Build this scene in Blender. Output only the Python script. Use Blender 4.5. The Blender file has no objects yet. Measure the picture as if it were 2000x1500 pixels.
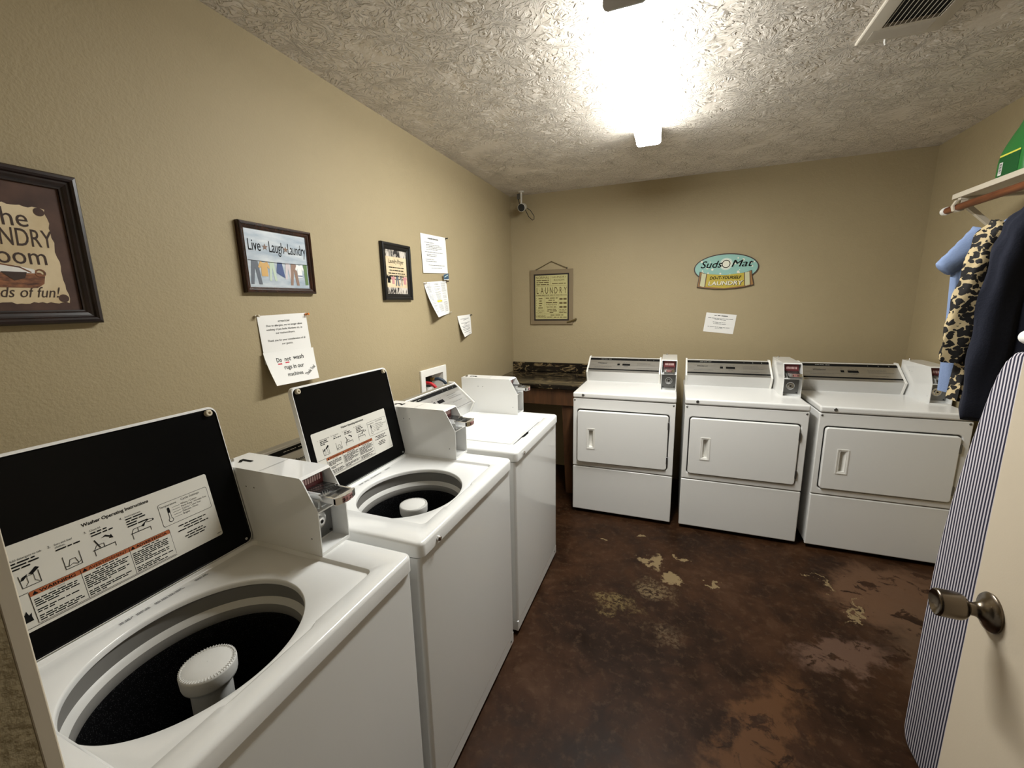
import bpy, bmesh, math, random
from mathutils import Vector, Matrix
from math import sin, cos, pi, radians, sqrt, atan2, hypot
random.seed(7)
S = bpy.context.scene
COL = S.collection
# ------------------------------------------------------------------ camera, world, exposure
RW, RH, RD = 2.995, 2.507, 3.874          # room width (x), height (z), depth (y); left wall x=0
FY = .236                                  # inner face of the front wall
def make_camera():
    yaw, pitch, roll = radians(-21.263), radians(-10.7952), radians(-1.211)
    f = Vector((sin(yaw)*cos(pitch), cos(yaw)*cos(pitch), sin(pitch)))
    rt = Vector((cos(yaw), -sin(yaw), 0)); up = rt.cross(f)
    r2 = rt*cos(roll)+up*sin(roll); u2 = r2.cross(f)
    cd = bpy.data.cameras.new('camera'); co = bpy.data.objects.new('camera', cd); COL.objects.link(co)
    m = Matrix((r2, u2, -f)).transposed().to_4x4(); m.translation = Vector((1.4407, .1189, 1.549))
    co.matrix_world = m
    cd.sensor_fit = 'HORIZONTAL'; cd.sensor_width = 36; cd.lens = 812.79/2000*36
    cd.clip_start = .01
    S.camera = co
make_camera()
W = bpy.data.worlds.new('world'); S.world = W; W.use_nodes = True
W.node_tree.nodes['Background'].inputs[0].default_value = (1, .88, .74, 1)
W.node_tree.nodes['Background'].inputs[1].default_value = .025
S.view_settings.view_transform = 'Standard'; S.view_settings.look = 'None'
S.view_settings.exposure = 0.0; S.view_settings.gamma = 1; S.view_settings.use_curve_mapping = False
LAMP = 106.0                                # emission of the fluorescent lens

# ------------------------------------------------------------------ materials
def srgb(r, g, b):
    return tuple(((c/255)/12.92 if c/255 <= .04045 else ((c/255+.055)/1.055)**2.4) for c in (r, g, b))
MATS = {}
class N:
    """tiny node helper"""
    def __init__(s, name):
        s.m = bpy.data.materials.new(name); s.m.use_nodes = True
        s.t = s.m.node_tree; s.b = s.t.nodes['Principled BSDF']; MATS[name] = s.m
    def n(s, ty, ins=None, **kw):
        d = s.t.nodes.new('ShaderNode'+ty)
        for k, v in kw.items(): setattr(d, k, v)
        for k, v in (ins or {}).items(): s.set(d, k, v)
        return d
    def set(s, d, k, v):
        i = d.inputs[k]
        if isinstance(v, bpy.types.NodeSocket): s.t.links.new(v, i)
        elif isinstance(v, (tuple, list)) and len(v) == 3 and i.type == 'RGBA': i.default_value = (*v, 1)
        else: i.default_value = v
    def p(s, **kw):
        for k, v in kw.items(): s.set(s.b, k.replace('_', ' '), v)
        return s
    def math(s, op, a, b=0., c=0., clamp=False):
        d = s.n('Math', operation=op, use_clamp=clamp)
        for i, v in enumerate((a, b, c)): s.set(d, i, v)
        return d.outputs[0]
    def vec(s, op, a, b=(0, 0, 0)):
        d = s.n('VectorMath', operation=op); s.set(d, 0, a); s.set(d, 1, b)
        return d.outputs['Value'] if op in ('LENGTH', 'DISTANCE', 'DOT_PRODUCT') else d.outputs[0]
    def pos(s): return s.n('NewGeometry').outputs['Position']
    def obj(s): return s.n('TexCoord').outputs['Object']
    def noise(s, v, scale, detail=3, rough=.55, dist=0):
        return s.n('TexNoise', {'Vector': v, 'Scale': scale, 'Detail': detail, 'Roughness': rough, 'Distortion': dist}).outputs[0]
    def ramp(s, v, *st, interp='LINEAR'):
        d = s.n('ValToRGB'); s.set(d, 0, v); d.color_ramp.interpolation = interp
        e = d.color_ramp.elements
        while len(e) < len(st): e.new(.5)
        for q, (p_, c) in zip(e, st): q.position = p_; q.color = (*c, 1) if len(c) == 3 else c
        return d.outputs[0]
    def step(s, v, a, b):
        d = s.n('MapRange', {'Value': v, 'From Min': a, 'From Max': b}); d.interpolation_type = 'SMOOTHSTEP'
        return d.outputs[0]
    def mix(s, f, a, b, mode='MIX'):
        d = s.n('Mix', data_type='RGBA', blend_type=mode)
        s.set(d, 0, f); s.set(d, 6, a); s.set(d, 7, b)
        return d.outputs[2]
    def bump(s, h, strength=.2, dist=.01):
        s.set(s.b, 'Normal', s.n('Bump', {'Height': h, 'Strength': strength, 'Distance': dist}).outputs[0]); return s
def simple(name, col, rough=.5, metal=0, **kw):
    x = N(name); x.p(Base_Color=col, Roughness=rough, Metallic=metal, **kw); return x

x = simple('wall_paint', srgb(165, 150, 118), .62); v = x.pos()
x.bump(x.math('ADD', x.noise(v, 130, 3), x.math('MULTIPLY', x.noise(v, 38, 2), .8)), .22, .006)
x.p(Specular_IOR_Level=.35)
x.set(x.b, 'Base Color', x.mix(x.noise(v, 2.2, 3), srgb(161, 146, 114), srgb(169, 154, 122)))
# stomped-brush ceiling: ridges radiating from the centre of each stamp
x = simple('ceiling_texture', srgb(224, 215, 203), .75); v = x.pos()
def stomp(scale, off, nang):
    vv = x.vec('ADD', x.vec('MULTIPLY', v, (scale, scale, 0)), off)
    wob = x.n('TexNoise', {'Vector': vv, 'Scale': 2.2, 'Detail': 2.}).outputs['Color']
    vv2 = x.vec('ADD', vv, x.vec('MULTIPLY', x.vec('SUBTRACT', wob, (.5, .5, .5)), (.5, .5, 0)))
    vo = x.n('TexVoronoi', {'Vector': vv2, 'Scale': 1., 'Randomness': .9}, voronoi_dimensions='2D')
    d = x.vec('SUBTRACT', vv2, vo.outputs['Position'])
    se = x.n('SeparateXYZ', {0: d})
    ang = x.math('ARCTAN2', se.outputs[1], se.outputs[0])
    r = x.vec('LENGTH', d)
    rnd = x.n('SeparateColor', {0: vo.outputs['Color']}).outputs[0]
    co = x.n('CombineXYZ', {0: x.math('MULTIPLY', x.math('COSINE', ang), nang), 1: x.math('MULTIPLY', x.math('SINE', ang), nang), 2: x.math('ADD', x.math('MULTIPLY', r, 3.0), x.math('MULTIPLY', rnd, 40.))})
    nz = x.noise(co.outputs[0], 1.6, 2, .5)
    return x.math('MULTIPLY', x.step(nz, .49, .58), x.step(r, .72, .40))
h = x.math('MAXIMUM', stomp(5.6, (0, 0, 0), 3.6), stomp(4.9, (3.3, 7.7, 0), 4.2))
h = x.math('ADD', h, x.math('MULTIPLY', x.noise(v, 60, 3), .28))
x.bump(h, 1., .0065)
# acid-stained concrete floor
x = N('stained_concrete'); v = x.pos()
n1 = x.noise(v, 1.9, 6, .62, .6); n2 = x.noise(v, 6.5, 6, .65, .4); n3 = x.noise(v, 28, 5, .7)
base = x.ramp(x.math('ADD', x.math('MULTIPLY', n1, .6), x.math('MULTIPLY', n2, .4)), (.33, srgb(24, 12, 5)), (.45, srgb(38, 22, 11)), (.56, srgb(54, 33, 18)), (.68, srgb(72, 50, 34)))
base = x.mix(x.math('MULTIPLY', x.step(n3, .5, .68), .30), base, srgb(86, 66, 48))
wv = x.vec('ADD', v, x.vec('MULTIPLY', x.vec('SUBTRACT', x.n('TexNoise', {'Vector': v, 'Scale': 9., 'Detail': 5., 'Roughness': .65}).outputs['Color'], (.5, .5, .5)), (.34, .34, 0)))
def blob(cx, cy, sx, sy, edge=.25, rot=0.):
    d = x.vec('SUBTRACT', wv, (cx, cy, 0))
    if rot:
        d = x.n('VectorRotate', {'Vector': d, 'Angle': -rot}, rotation_type='Z_AXIS').outputs[0]
    return x.step(x.vec('LENGTH', x.vec('MULTIPLY', d, (1/sx, 1/sy, 0))), 1+edge, 1-edge)
pale = srgb(128, 110, 80)
rust = srgb(86, 58, 36)
flk = x.step(x.noise(v, 9, 6, .68, .5), .40, .46)
grit = x.step(x.noise(v, 55, 4, .7), .42, .56)
for (b, col, k) in ((blob(1.80, 1.58, .09, .34, .35, -.5), rust, flk), (blob(2.62, 2.62, .36, .27, .25, .4), srgb(98, 72, 53), flk), (blob(2.20, 2.10, .20, .09, .3, .5), srgb(92, 70, 57), flk), (blob(2.75, 2.15, .3, .4, .4, 0), srgb(86, 66, 50), flk),
                    (blob(1.22, 2.10, .10, .055, .5), srgb(104, 88, 56), grit), (blob(1.46, 1.96, .07, .07, .6), srgb(84, 68, 50), grit), (blob(1.40, 2.27, .10, .05, .6), srgb(104, 88, 64), grit)):
    base = x.mix(x.math('MULTIPLY', x.math('MULTIPLY', b, k), .85), base, col)
for (cx, cy, sx, sy, r_) in ((1.385, 2.545, .045, .075, .3), (1.50, 2.41, .035, .055, -.4), (1.30, 2.80, .03, .02, 0), (1.53, 2.60, .02, .03, 0), (1.07, 2.68, .04, .02, 0), (1.70, 2.44, .04, .02, .5), (2.35, 2.42, .012, .12, -.5), (2.27, 2.66, .012, .08, .2)):
    base = x.mix(x.math('MULTIPLY', blob(cx, cy, sx, sy, .2, r_), .9), base, pale)
x.p(Base_Color=base, Roughness=x.ramp(n2, (.3, (.36,)*3), (.7, (.55,)*3)), Specular_IOR_Level=.12)
x.bump(x.math('ADD', n3, x.math('MULTIPLY', n2, .6)), .12, .004)

simple('white_enamel', srgb(234, 234, 232), .16, Coat_Weight=.4, Coat_Roughness=.05)
x = simple('dryer_enamel', srgb(234, 233, 230), .26); x.bump(x.noise(x.pos(), 420, 2), .03, .001)
simple('white_plastic', srgb(236, 234, 228), .4)
simple('tub_grey', srgb(128, 126, 122), .45)
simple('tub_white', srgb(214, 213, 209), .4)
simple('black_enamel', (.0012, .0012, .0014), .3, Specular_IOR_Level=.12)
x = N('speckled_black'); v = x.pos()
sp = x.step(x.n('TexVoronoi', {'Vector': v, 'Scale': 330.}).outputs['Distance'], .26, .16)
x.p(Base_Color=x.mix(sp, (.003, .003, .0035), (.07, .07, .074)), Roughness=.55, Specular_IOR_Level=.12)
x = N('brushed_steel'); v = x.vec('MULTIPLY', x.obj(), (3, 400, 400))
x.p(Base_Color=srgb(206, 205, 203), Metallic=1., Roughness=x.ramp(x.noise(v, 1., 3), (.3, (.34,)*3), (.7, (.50,)*3)))
simple('chrome', srgb(228, 228, 228), .17, 1)
simple('zinc', srgb(125, 125, 124), .38, .9)
simple('antique_nickel', srgb(112, 102, 90), .24, 1)
simple('black_print', (.005, .005, .005), .7, Specular_IOR_Level=.15)
simple('grey_print', (.11, .11, .11), .7)
simple('dark_rubber', (.012, .012, .013), .6)
simple('bumper_rubber', srgb(196, 184, 160), .6)
simple('orange_print', srgb(172, 92, 50), .55)
simple('label_white', srgb(214, 211, 202), .5)
simple('paper', srgb(236, 234, 230), .8)
simple('red_ink', srgb(200, 60, 80), .7)
simple('yellow_ink', srgb(232, 214, 70), .7)
simple('maroon', srgb(104, 40, 44), .45)
simple('price_plate', srgb(176, 128, 122), .4)
simple('pink_slot', srgb(224, 190, 186), .4)
x = N('dark_walnut'); v = x.obj()
x.p(Base_Color=x.ramp(x.noise(x.vec('MULTIPLY', v, (30, 30, 6)), 1., 4, .6, 1.), (.3, srgb(26, 13, 8)), (.7, srgb(62, 34, 20))), Roughness=.25)
x = N('black_brown_frame'); v = x.obj()
x.p(Base_Color=x.ramp(x.noise(v, 25, 3), (.3, srgb(18, 10, 9)), (.7, srgb(40, 24, 21))), Roughness=.35)
simple('black_frame', (.006, .006, .006), .35)
x = N('mat_brown'); v = x.pos()
x.p(Base_Color=x.ramp(x.noise(v, 14, 4), (.3, srgb(58, 36, 27)), (.7, srgb(88, 60, 47))), Roughness=.7)
x = N('parchment'); v = x.pos()
x.p(Base_Color=x.ramp(x.noise(v, 12, 4), (.3, srgb(198, 176, 138)), (.7, srgb(222, 204, 170))), Roughness=.75)
simple('brown_ink', srgb(58, 40, 30), .7)
x = N('wicker'); v = x.pos()
x.p(Base_Color=x.ramp(x.noise(x.vec('MULTIPLY', v, (1, 40, 130)), 1., 4, .6), (.35, srgb(74, 42, 28)), (.65, srgb(150, 98, 64))), Roughness=.7)
x = N('painted_sky'); v = x.pos()
x.p(Base_Color=x.ramp(x.noise(x.vec('MULTIPLY', v, (1, 8, 34)), 1., 4, .6), (.3, srgb(150, 166, 182)), (.7, srgb(206, 212, 216))), Roughness=.35)
x = N('zebra_print'); v = x.pos()
x.p(Base_Color=x.ramp(x.noise(x.vec('MULTIPLY', v, (1, 30, 12)), 1., 4, .6, 1.5), (.42, srgb(40, 36, 34)), (.58, srgb(205, 196, 184))), Roughness=.5)
for nm, c in dict(cloth_grey=(92, 98, 108), cloth_tan=(208, 166, 100), cloth_mint=(190, 206, 186), cloth_blue=(62, 80, 128), cloth_pink=(206, 196, 198), cloth_brown=(142, 114, 98), cloth_white=(238, 238, 236), cloth_green=(92, 122, 70), star_brown=(120, 92, 74), rose=(196, 140, 140),
                  sign_tan=(126, 110, 84), sign_yellow=(184, 177, 124), sign_ink=(92, 76, 40), sign_dark=(34, 24, 22), suds_teal=(142, 186, 176), suds_pale=(200, 216, 206), suds_rim=(62, 46, 42), banner=(186, 166, 62), banner_wood=(150, 110, 62), banner_cream=(196, 194, 158), bubble=(226, 224, 206), card_blue=(60, 88, 112),
                  hose_red=(190, 30, 40), hose_blue=(44, 58, 72), brass=(150, 120, 60), pin_orange=(206, 120, 40), pin_clear=(190, 180, 160), cap_white=(238, 236, 230), cam_white=(206, 202, 192), bottle_green=(52, 128, 62), label_green=(24, 92, 44), stripe_yellow=(236, 232, 90), wood_board=(86, 60, 34)).items():
    simple(nm, srgb(*c), .5)
MATS['bottle_green'].node_tree.nodes['Principled BSDF'].inputs['Roughness'].default_value = .3
x = N('marble_laminate'); v = x.pos()
n1 = x.noise(x.vec('MULTIPLY', v, (3.2, 9, 9)), 1.3, 7, .68, 1.6)
x.p(Base_Color=x.ramp(n1, (.40, srgb(12, 9, 7)), (.54, srgb(26, 20, 14)), (.59, srgb(140, 120, 86)), (.615, srgb(44, 34, 23)), (.72, srgb(16, 12, 10))), Roughness=.16)
x = N('stained_wood'); v = x.pos()
x.p(Base_Color=x.ramp(x.noise(x.vec('MULTIPLY', v, (22, 22, 3)), 1., 4, .6, .8), (.3, srgb(52, 32, 18)), (.7, srgb(92, 60, 36))), Roughness=.45)
x = N('rod_wood'); v = x.pos()
x.p(Base_Color=x.ramp(x.noise(x.vec('MULTIPLY', v, (60, 5, 60)), 1., 3), (.3, srgb(84, 44, 24)), (.7, srgb(124, 72, 42))), Roughness=.4)
x = simple('door_paint', srgb(214, 200, 178), .55); x.bump(x.noise(x.pos(), 300, 2), .05, .002)
simple('trim_paint', srgb(228, 217, 196), .5)
simple('shelf_paint', srgb(206, 196, 178), .5)
simple('vent_paint', srgb(196, 188, 174), .45)
simple('shade_black', (.002, .002, .002), .9)  # near-black that paints in the darkness inside holes
x = N('ticking_stripe'); v = x.obj()
sy = x.n('SeparateXYZ', {0: x.vec('ADD', v, x.vec('MULTIPLY', x.vec('SUBTRACT', x.n('TexNoise', {'Vector': v, 'Scale': 5.}).outputs['Color'], (.5, .5, .5)), (0, .006, 0)))}).outputs[1]
fr = x.math('FRACT', x.math('MULTIPLY', sy, 1/.0118))
x.p(Base_Color=x.mix(x.math('GREATER_THAN', fr, .47), srgb(196, 190, 196), srgb(26, 23, 48)), Roughness=.9)
x = N('leopard'); v = x.obj()
wv = x.vec('ADD', v, x.vec('MULTIPLY', x.vec('SUBTRACT', x.n('TexNoise', {'Vector': v, 'Scale': 34., 'Detail': 2.}).outputs['Color'], (.5, .5, .5)), (.034, .02, .034)))
vo = x.n('TexVoronoi', {'Vector': x.vec('MULTIPLY', wv, (1, .8, 1.0)), 'Scale': 52., 'Randomness': .9}).outputs['Distance']
x.p(Base_Color=x.mix(x.step(vo, .61, .55), srgb(192, 172, 132), srgb(14, 9, 8)), Roughness=.8)
for nm, c in (('navy_fleece', (16, 20, 36)), ('blue_fleece', (124, 142, 178))):
    x = simple(nm, srgb(*c), .95); x.bump(x.noise(x.pos(), 190, 3), .25, .004)
for nm, k in (('lamp_lens', 1.), ('lamp_lens_side', .17)):       # prismatic lens: brighter downwards than sideways
    x = N(nm); x.p(Base_Color=(.9, .9, .9), Emission_Color=(.98, .99, .955, 1), Emission_Strength=LAMP*k)
simple('lamp_metal', srgb(205, 205, 208), .4)

# ------------------------------------------------------------------ mesh builder
TXT = {}
def text_geo(s, shear=0., bold=0., align='CENTER'):
    k = (s, shear, bold, align)
    if k not in TXT:
        c = bpy.data.curves.new('t', 'FONT'); c.body = s; c.size = 1; c.shear = shear; c.offset = bold; c.resolution_u = 3
        c.align_x = align
        o = bpy.data.objects.new('t', c); COL.objects.link(o)
        dg = bpy.context.evaluated_depsgraph_get(); dg.update()
        me = bpy.data.meshes.new_from_object(o.evaluated_get(dg))
        TXT[k] = ([v.co.to_2d() for v in me.vertices], [tuple(p.vertices) for p in me.polygons])
        bpy.data.objects.remove(o); bpy.data.curves.remove(c); bpy.data.meshes.remove(me)
    return TXT[k]
class M:
    def __init__(s): s.v = []; s.f = []; s.mi = []; s.mats = []; s.fr = (Vector((0, 0, 0)), Vector((1, 0, 0)), Vector((0, 1, 0)))
    def m(s, name):
        if name not in s.mats: s.mats.append(name)
        return s.mats.index(name)
    def add(s, vs, fs, mat):
        o = len(s.v); i = s.m(mat); s.v += [Vector(q) for q in vs]
        for f in fs: s.f.append([o+k for k in f]); s.mi.append(i)
        return s
    def box(s, x0, x1, y0, y1, z0, z1, mat):
        return s.add([(x, y, z) for z in (z0, z1) for y in (y0, y1) for x in (x0, x1)],
                     [(0, 2, 3, 1), (4, 5, 7, 6), (0, 1, 5, 4), (2, 6, 7, 3), (0, 4, 6, 2), (1, 3, 7, 5)], mat)
    def prism(s, poly, a, b, mat, axis='x'):
        """polygon extruded along an axis; poly holds the other two coordinates"""
        def P(p, t): return {'x': (t, p[0], p[1]), 'y': (p[0], t, p[1]), 'z': (p[0], p[1], t)}[axis]
        n = len(poly); vs = [P(p, a) for p in poly]+[P(p, b) for p in poly]
        ar = sum(poly[i][0]*poly[(i+1) % n][1]-poly[(i+1) % n][0]*poly[i][1] for i in range(n))
        flip = (ar < 0) != (axis == 'y') != (b < a)
        fs = [list(range(n))[::-1], list(range(n, 2*n))]+[(i, (i+1) % n, n+(i+1) % n, n+i) for i in range(n)]
        if flip: fs = [list(f)[::-1] for f in fs]
        return s.add(vs, fs, mat)
    def loft(s, loops, mat, cap0=False, cap1=False, closed=True):
        n = len(loops[0]); vs = [p for l in loops for p in l]; fs = []
        for j in range(len(loops)-1):
            for i in range(n if closed else n-1):
                a, b = j*n+i, j*n+(i+1) % n; fs.append((a, b, b+n, a+n))
        if cap0: fs.append(list(range(n))[::-1])
        if cap1: fs.append([(len(loops)-1)*n+i for i in range(n)])
        return s.add(vs, fs, mat)
    def tube(s, pts, r, mat, n=12, cap=True):
        pts = [Vector(p) for p in pts]; loops = []; up = None
        for i, p in enumerate(pts):
            t = (pts[min(i+1, len(pts)-1)]-pts[max(i-1, 0)]).normalized()
            if up is None: up = Vector((0, 0, 1)) if abs(t.z) < .9 else Vector((1, 0, 0))
            a = t.cross(up).normalized(); b = a.cross(t).normalized(); up = b
            rr = r[i] if isinstance(r, (list, tuple)) else r
            loops.append([p+a*cos(2*pi*k/n)*rr+b*sin(2*pi*k/n)*rr for k in range(n)])
        return s.loft(loops, mat, cap, cap)
    def lathe(s, prof, c, axis, mat, n=40, sx=1., sy=1., cap0=False, cap1=False):
        """prof = [(radius, height)] around axis through c"""
        c = Vector(c); ax = Vector(axis).normalized(); a = ax.orthogonal().normalized() if abs(ax.z) < .99 else Vector((1, 0, 0)); b = ax.cross(a)
        return s.loft([[c+ax*h+a*cos(2*pi*k/n)*r*sx+b*sin(2*pi*k/n)*r*sy for k in range(n)] for r, h in prof], mat, cap0, cap1)
    # --- flat drawing on a frame
    def frame(s, o, ex, ey): s.fr = (Vector(o), Vector(ex).normalized(), Vector(ey).normalized()); return s
    def P(s, x, y, lift=0):
        o, ex, ey = s.fr; return o+ex*x+ey*y+ex.cross(ey)*lift
    def poly(s, pts, mat, lift=.0004):
        s.k = (getattr(s, 'k', 0)+1) % 25; lift += s.k*6e-6          # no two prints share one plane
        return s.add([s.P(x, y, lift) for x, y in pts], [list(range(len(pts)))], mat)
    def rect(s, x0, x1, y0, y1, mat, lift=.0004): return s.poly([(x0, y0), (x1, y0), (x1, y1), (x0, y1)], mat, lift)
    def line(s, pts, w, mat, lift=.0005):
        for (x0, y0), (x1, y1) in zip(pts, pts[1:]):
            L = hypot(x1-x0, y1-y0) or 1; nx, ny = -(y1-y0)/L*w/2, (x1-x0)/L*w/2; ex, ey = (x1-x0)/L*w*.3, (y1-y0)/L*w*.3
            s.poly([(x0-nx-ex, y0-ny-ey), (x1-nx+ex, y1-ny+ey), (x1+nx+ex, y1+ny+ey), (x0+nx-ex, y0+ny-ey)], mat, lift)
        return s
    def disc(s, x, y, r, mat, lift=.0005, ry=None, n=28): return s.poly([(x+r*cos(2*pi*k/n), y+(ry or r)*sin(2*pi*k/n)) for k in range(n)], mat, lift)
    def ring(s, x, y, r, w, mat, lift=.0006, n=36): return s.line([(x+r*cos(2*pi*k/n), y+r*sin(2*pi*k/n)) for k in range(n+1)], w, mat, lift)
    def text(s, t, x, y, size, mat, lift=.0006, shear=0., bold=0., align='CENTER', width=None, rot=0., sx=1.):
        vs, fs = text_geo(t, shear, bold, align)
        if not vs: return s
        if width:
            xs = [v[0] for v in vs]; sx = width/((max(xs)-min(xs))*size)
        c, q = cos(rot), sin(rot)
        return s.add([s.P(x+(v[0]*sx*c-v[1]*q)*size, y+(v[0]*sx*q+v[1]*c)*size, lift) for v in vs], fs, mat)
    def scrib(s, x0, x1, y, h, mat='grey_print', lift=.0006, center=False, fill=1.):
        """an unreadable line of small print: word-long dashes"""
        L = x1-x0; a = x0; e = x0+L*fill
        if center: a = x0+L*(1-fill)/2; e = a+L*fill
        while a < e-h:
            w = min(random.uniform(1.6, 5.5)*h, e-a)
            s.rect(a, a+w, y, y+h*.72, mat, lift); a += w+h*.65
        return s
    def build(s, name, parent=None, bevel=0, seg=3, sharp=None, mods=()):
        me = bpy.data.meshes.new(name); me.from_pydata([tuple(v) for v in s.v], [], s.f)
        for m_ in s.mats: me.materials.append(MATS[m_])
        me.polygons.foreach_set('material_index', s.mi)
        if bevel:
            bm = bmesh.new(); bm.from_mesh(me)
            bmesh.ops.remove_doubles(bm, verts=bm.verts, dist=1e-6)
            es = [e for e in bm.edges if len(e.link_faces) == 2 and e.calc_face_angle(0) > .5]
            bmesh.ops.bevel(bm, geom=es, offset=bevel, segments=seg, profile=.5, affect='EDGES', clamp_overlap=True)
            bm.to_mesh(me); bm.free()
        me.polygons.foreach_set('use_smooth', [True]*len(me.polygons))
        me.set_sharp_from_angle(angle=radians(sharp if sharp else (13 if bevel else 32)))
        me.update()
        o = bpy.data.objects.new(name, me); COL.objects.link(o)
        if parent: o.parent = parent
        return o
def tag(o, label, cat, group=None):
    o['label'] = label; o['category'] = cat
    if group: o['group'] = group
    return o
def thing(name, label, cat, loc=(0, 0, 0), rz=0, group=None):
    o = bpy.data.objects.new(name, None); COL.objects.link(o); o.location = loc; o.rotation_euler = (0, 0, rz)
    o.empty_display_size = .05
    return tag(o, label, cat, group)
def struct(o): o['kind'] = 'structure'; return o

# rounded-rectangle loops sampled along rays from a centre (for plates with holes)
def rr_sd(px, py, x0, x1, y0, y1, r):
    qx = abs(px-(x0+x1)/2)-(x1-x0)/2+r; qy = abs(py-(y0+y1)/2)-(y1-y0)/2+r
    return hypot(max(qx, 0), max(qy, 0))+min(max(qx, qy), 0)-r
def rr_loop(c, angs, x0, x1, y0, y1, r):
    out = []
    for a in angs:
        lo, hi = 0., 3.
        for _ in range(34):
            t = (lo+hi)/2
            if rr_sd(c[0]+cos(a)*t, c[1]+sin(a)*t, x0, x1, y0, y1, r) > 0: hi = t
            else: lo = t
        out.append((c[0]+cos(a)*lo, c[1]+sin(a)*lo))
    return out
def angles(c, n, *rects):
    A = set(round(2*pi*k/n, 5) for k in range(n))
    for (x0, x1, y0, y1, r) in rects:
        for sx, X in ((1, x0), (-1, x1)):
            for sy, Y in ((1, y0), (-1, y1)):
                for k in range(7):
                    t = pi/2*k/6; A.add(round(atan2(Y+sy*r*(1-sin(t))-c[1], X+sx*r*(1-cos(t))-c[0]) % (2*pi), 5))
    return sorted(A)
def rrect(x0, x1, y0, y1, r, n=6):
    out = []
    for cx, cy, a0 in ((x1-r, y0+r, -pi/2), (x1-r, y1-r, 0), (x0+r, y1-r, pi/2), (x0+r, y0+r, pi)):
        out += [(cx+r*cos(a0+pi/2*k/n), cy+r*sin(a0+pi/2*k/n)) for k in range(n+1)]
    return out

# ------------------------------------------------------------------ the room
T = .11
b = M().box(-.3, RW+.3, -1.2, RD+T, -.1, 0, 'stained_concrete'); struct(b.build('floor'))
b = M().box(-T, RW+T, FY-.12, RD+T, RH, RH+.1, 'ceiling_texture'); struct(b.build('ceiling'))
# left wall with the hole of the recessed hook-up box (y 2.30-2.53, z .90-1.12)
HY0, HY1, HZ0, HZ1 = 2.305, 2.525, .90, 1.118
b = M()
for y0, y1, z0, z1 in ((FY-.12, HY0, 0, RH), (HY1, RD+T, 0, RH), (HY0, HY1, 0, HZ0), (HY0, HY1, HZ1, RH)):
    b.box(-T, 0, y0, y1, z0, z1, 'wall_paint')
struct(b.build('wall_left'))
struct(M().box(0, RW, RD, RD+T, 0, RH, 'wall_paint').build('wall_back'))
struct(M().box(RW, RW+T, FY-.12, RD+T, 0, RH, 'wall_paint').build('wall_right'))
JX0, JX1 = .978, 1.995
b = M().box(0, JX0, FY-.12, FY, 0, RH, 'wall_paint').box(JX1, RW, FY-.12, FY, 0, RH, 'wall_paint').box(JX0, JX1, FY-.12, FY, 2.06, RH, 'wall_paint')
struct(b.build('wall_front'))
b = M().box(JX0-.06, JX0, FY, FY+.011, 0, 2.12, 'trim_paint').box(JX1, JX1+.06, FY, FY+.011, 0, 2.12, 'trim_paint').box(JX0, JX1, FY, FY+.011, 2.06, 2.12, 'trim_paint')
struct(b.build('trim_1', bevel=.003))

# the open door, its leaf swung almost square to the front wall
th = radians(86.7)
du = Vector((cos(th), sin(th), 0)); dn = Vector((-sin(th), cos(th), 0))       # along the leaf / out of the visible face
E0 = Vector((2.036, 1.099, 0))+du*.06                                       # latch edge on the visible face
door = M(); DW = .914
def dpt(u, n, z): return E0-du*u+dn*n+Vector((0, 0, z))
vs = [dpt(u, n, z) for z in (.012, 2.04) for n in (-.035, 0) for u in (0, DW)]
door.add(vs, [(0, 2, 3, 1), (4, 5, 7, 6), (0, 1, 5, 4), (2, 6, 7, 3), (0, 4, 6, 2), (1, 3, 7, 5)], 'door_paint')
bm_fix = door.f; door_o = struct(door.build('door_1', bevel=.002))
kc = Vector((2.036, 1.099, .95))
ros = M().lathe([(.001, 0), (.036, 0), (.037, .004), (.034, .008), (.027, .011), (.022, .014), (.015, .02), (.0125, .026), (.0125, .036)], kc, dn, 'antique_nickel', 48)
ros.build('knob_rose', door_o, sharp=40)
kn = M().lathe([(.0125, .034), (.017, .0365), (.0225, .041), (.0255, .047), (.0262, .054), (.0262, .078), (.0255, .082), (.0235, .0835), (.021, .081), (.012, .076), (.004, .0745), (.001, .0745)], kc, dn, 'antique_nickel', 48)
kn.build('door_knob', door_o, sharp=50)
hg = M()
for z in (.2, 1.02, 1.85):
    p = dpt(DW+.004, .006, z); hg.tube([p, p+Vector((0, 0, .09))], .006, 'antique_nickel', 10)
hg.build('hinge', door_o)
bk = M().lathe([(.001, 0), (.036, 0), (.034, .008), (.015, .02), (.0125, .034), (.0225, .041), (.0262, .054), (.0255, .07), (.001, .072)], kc-dn*.035, -dn, 'antique_nickel', 32)
bk.build('door_knob', door_o)

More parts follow.
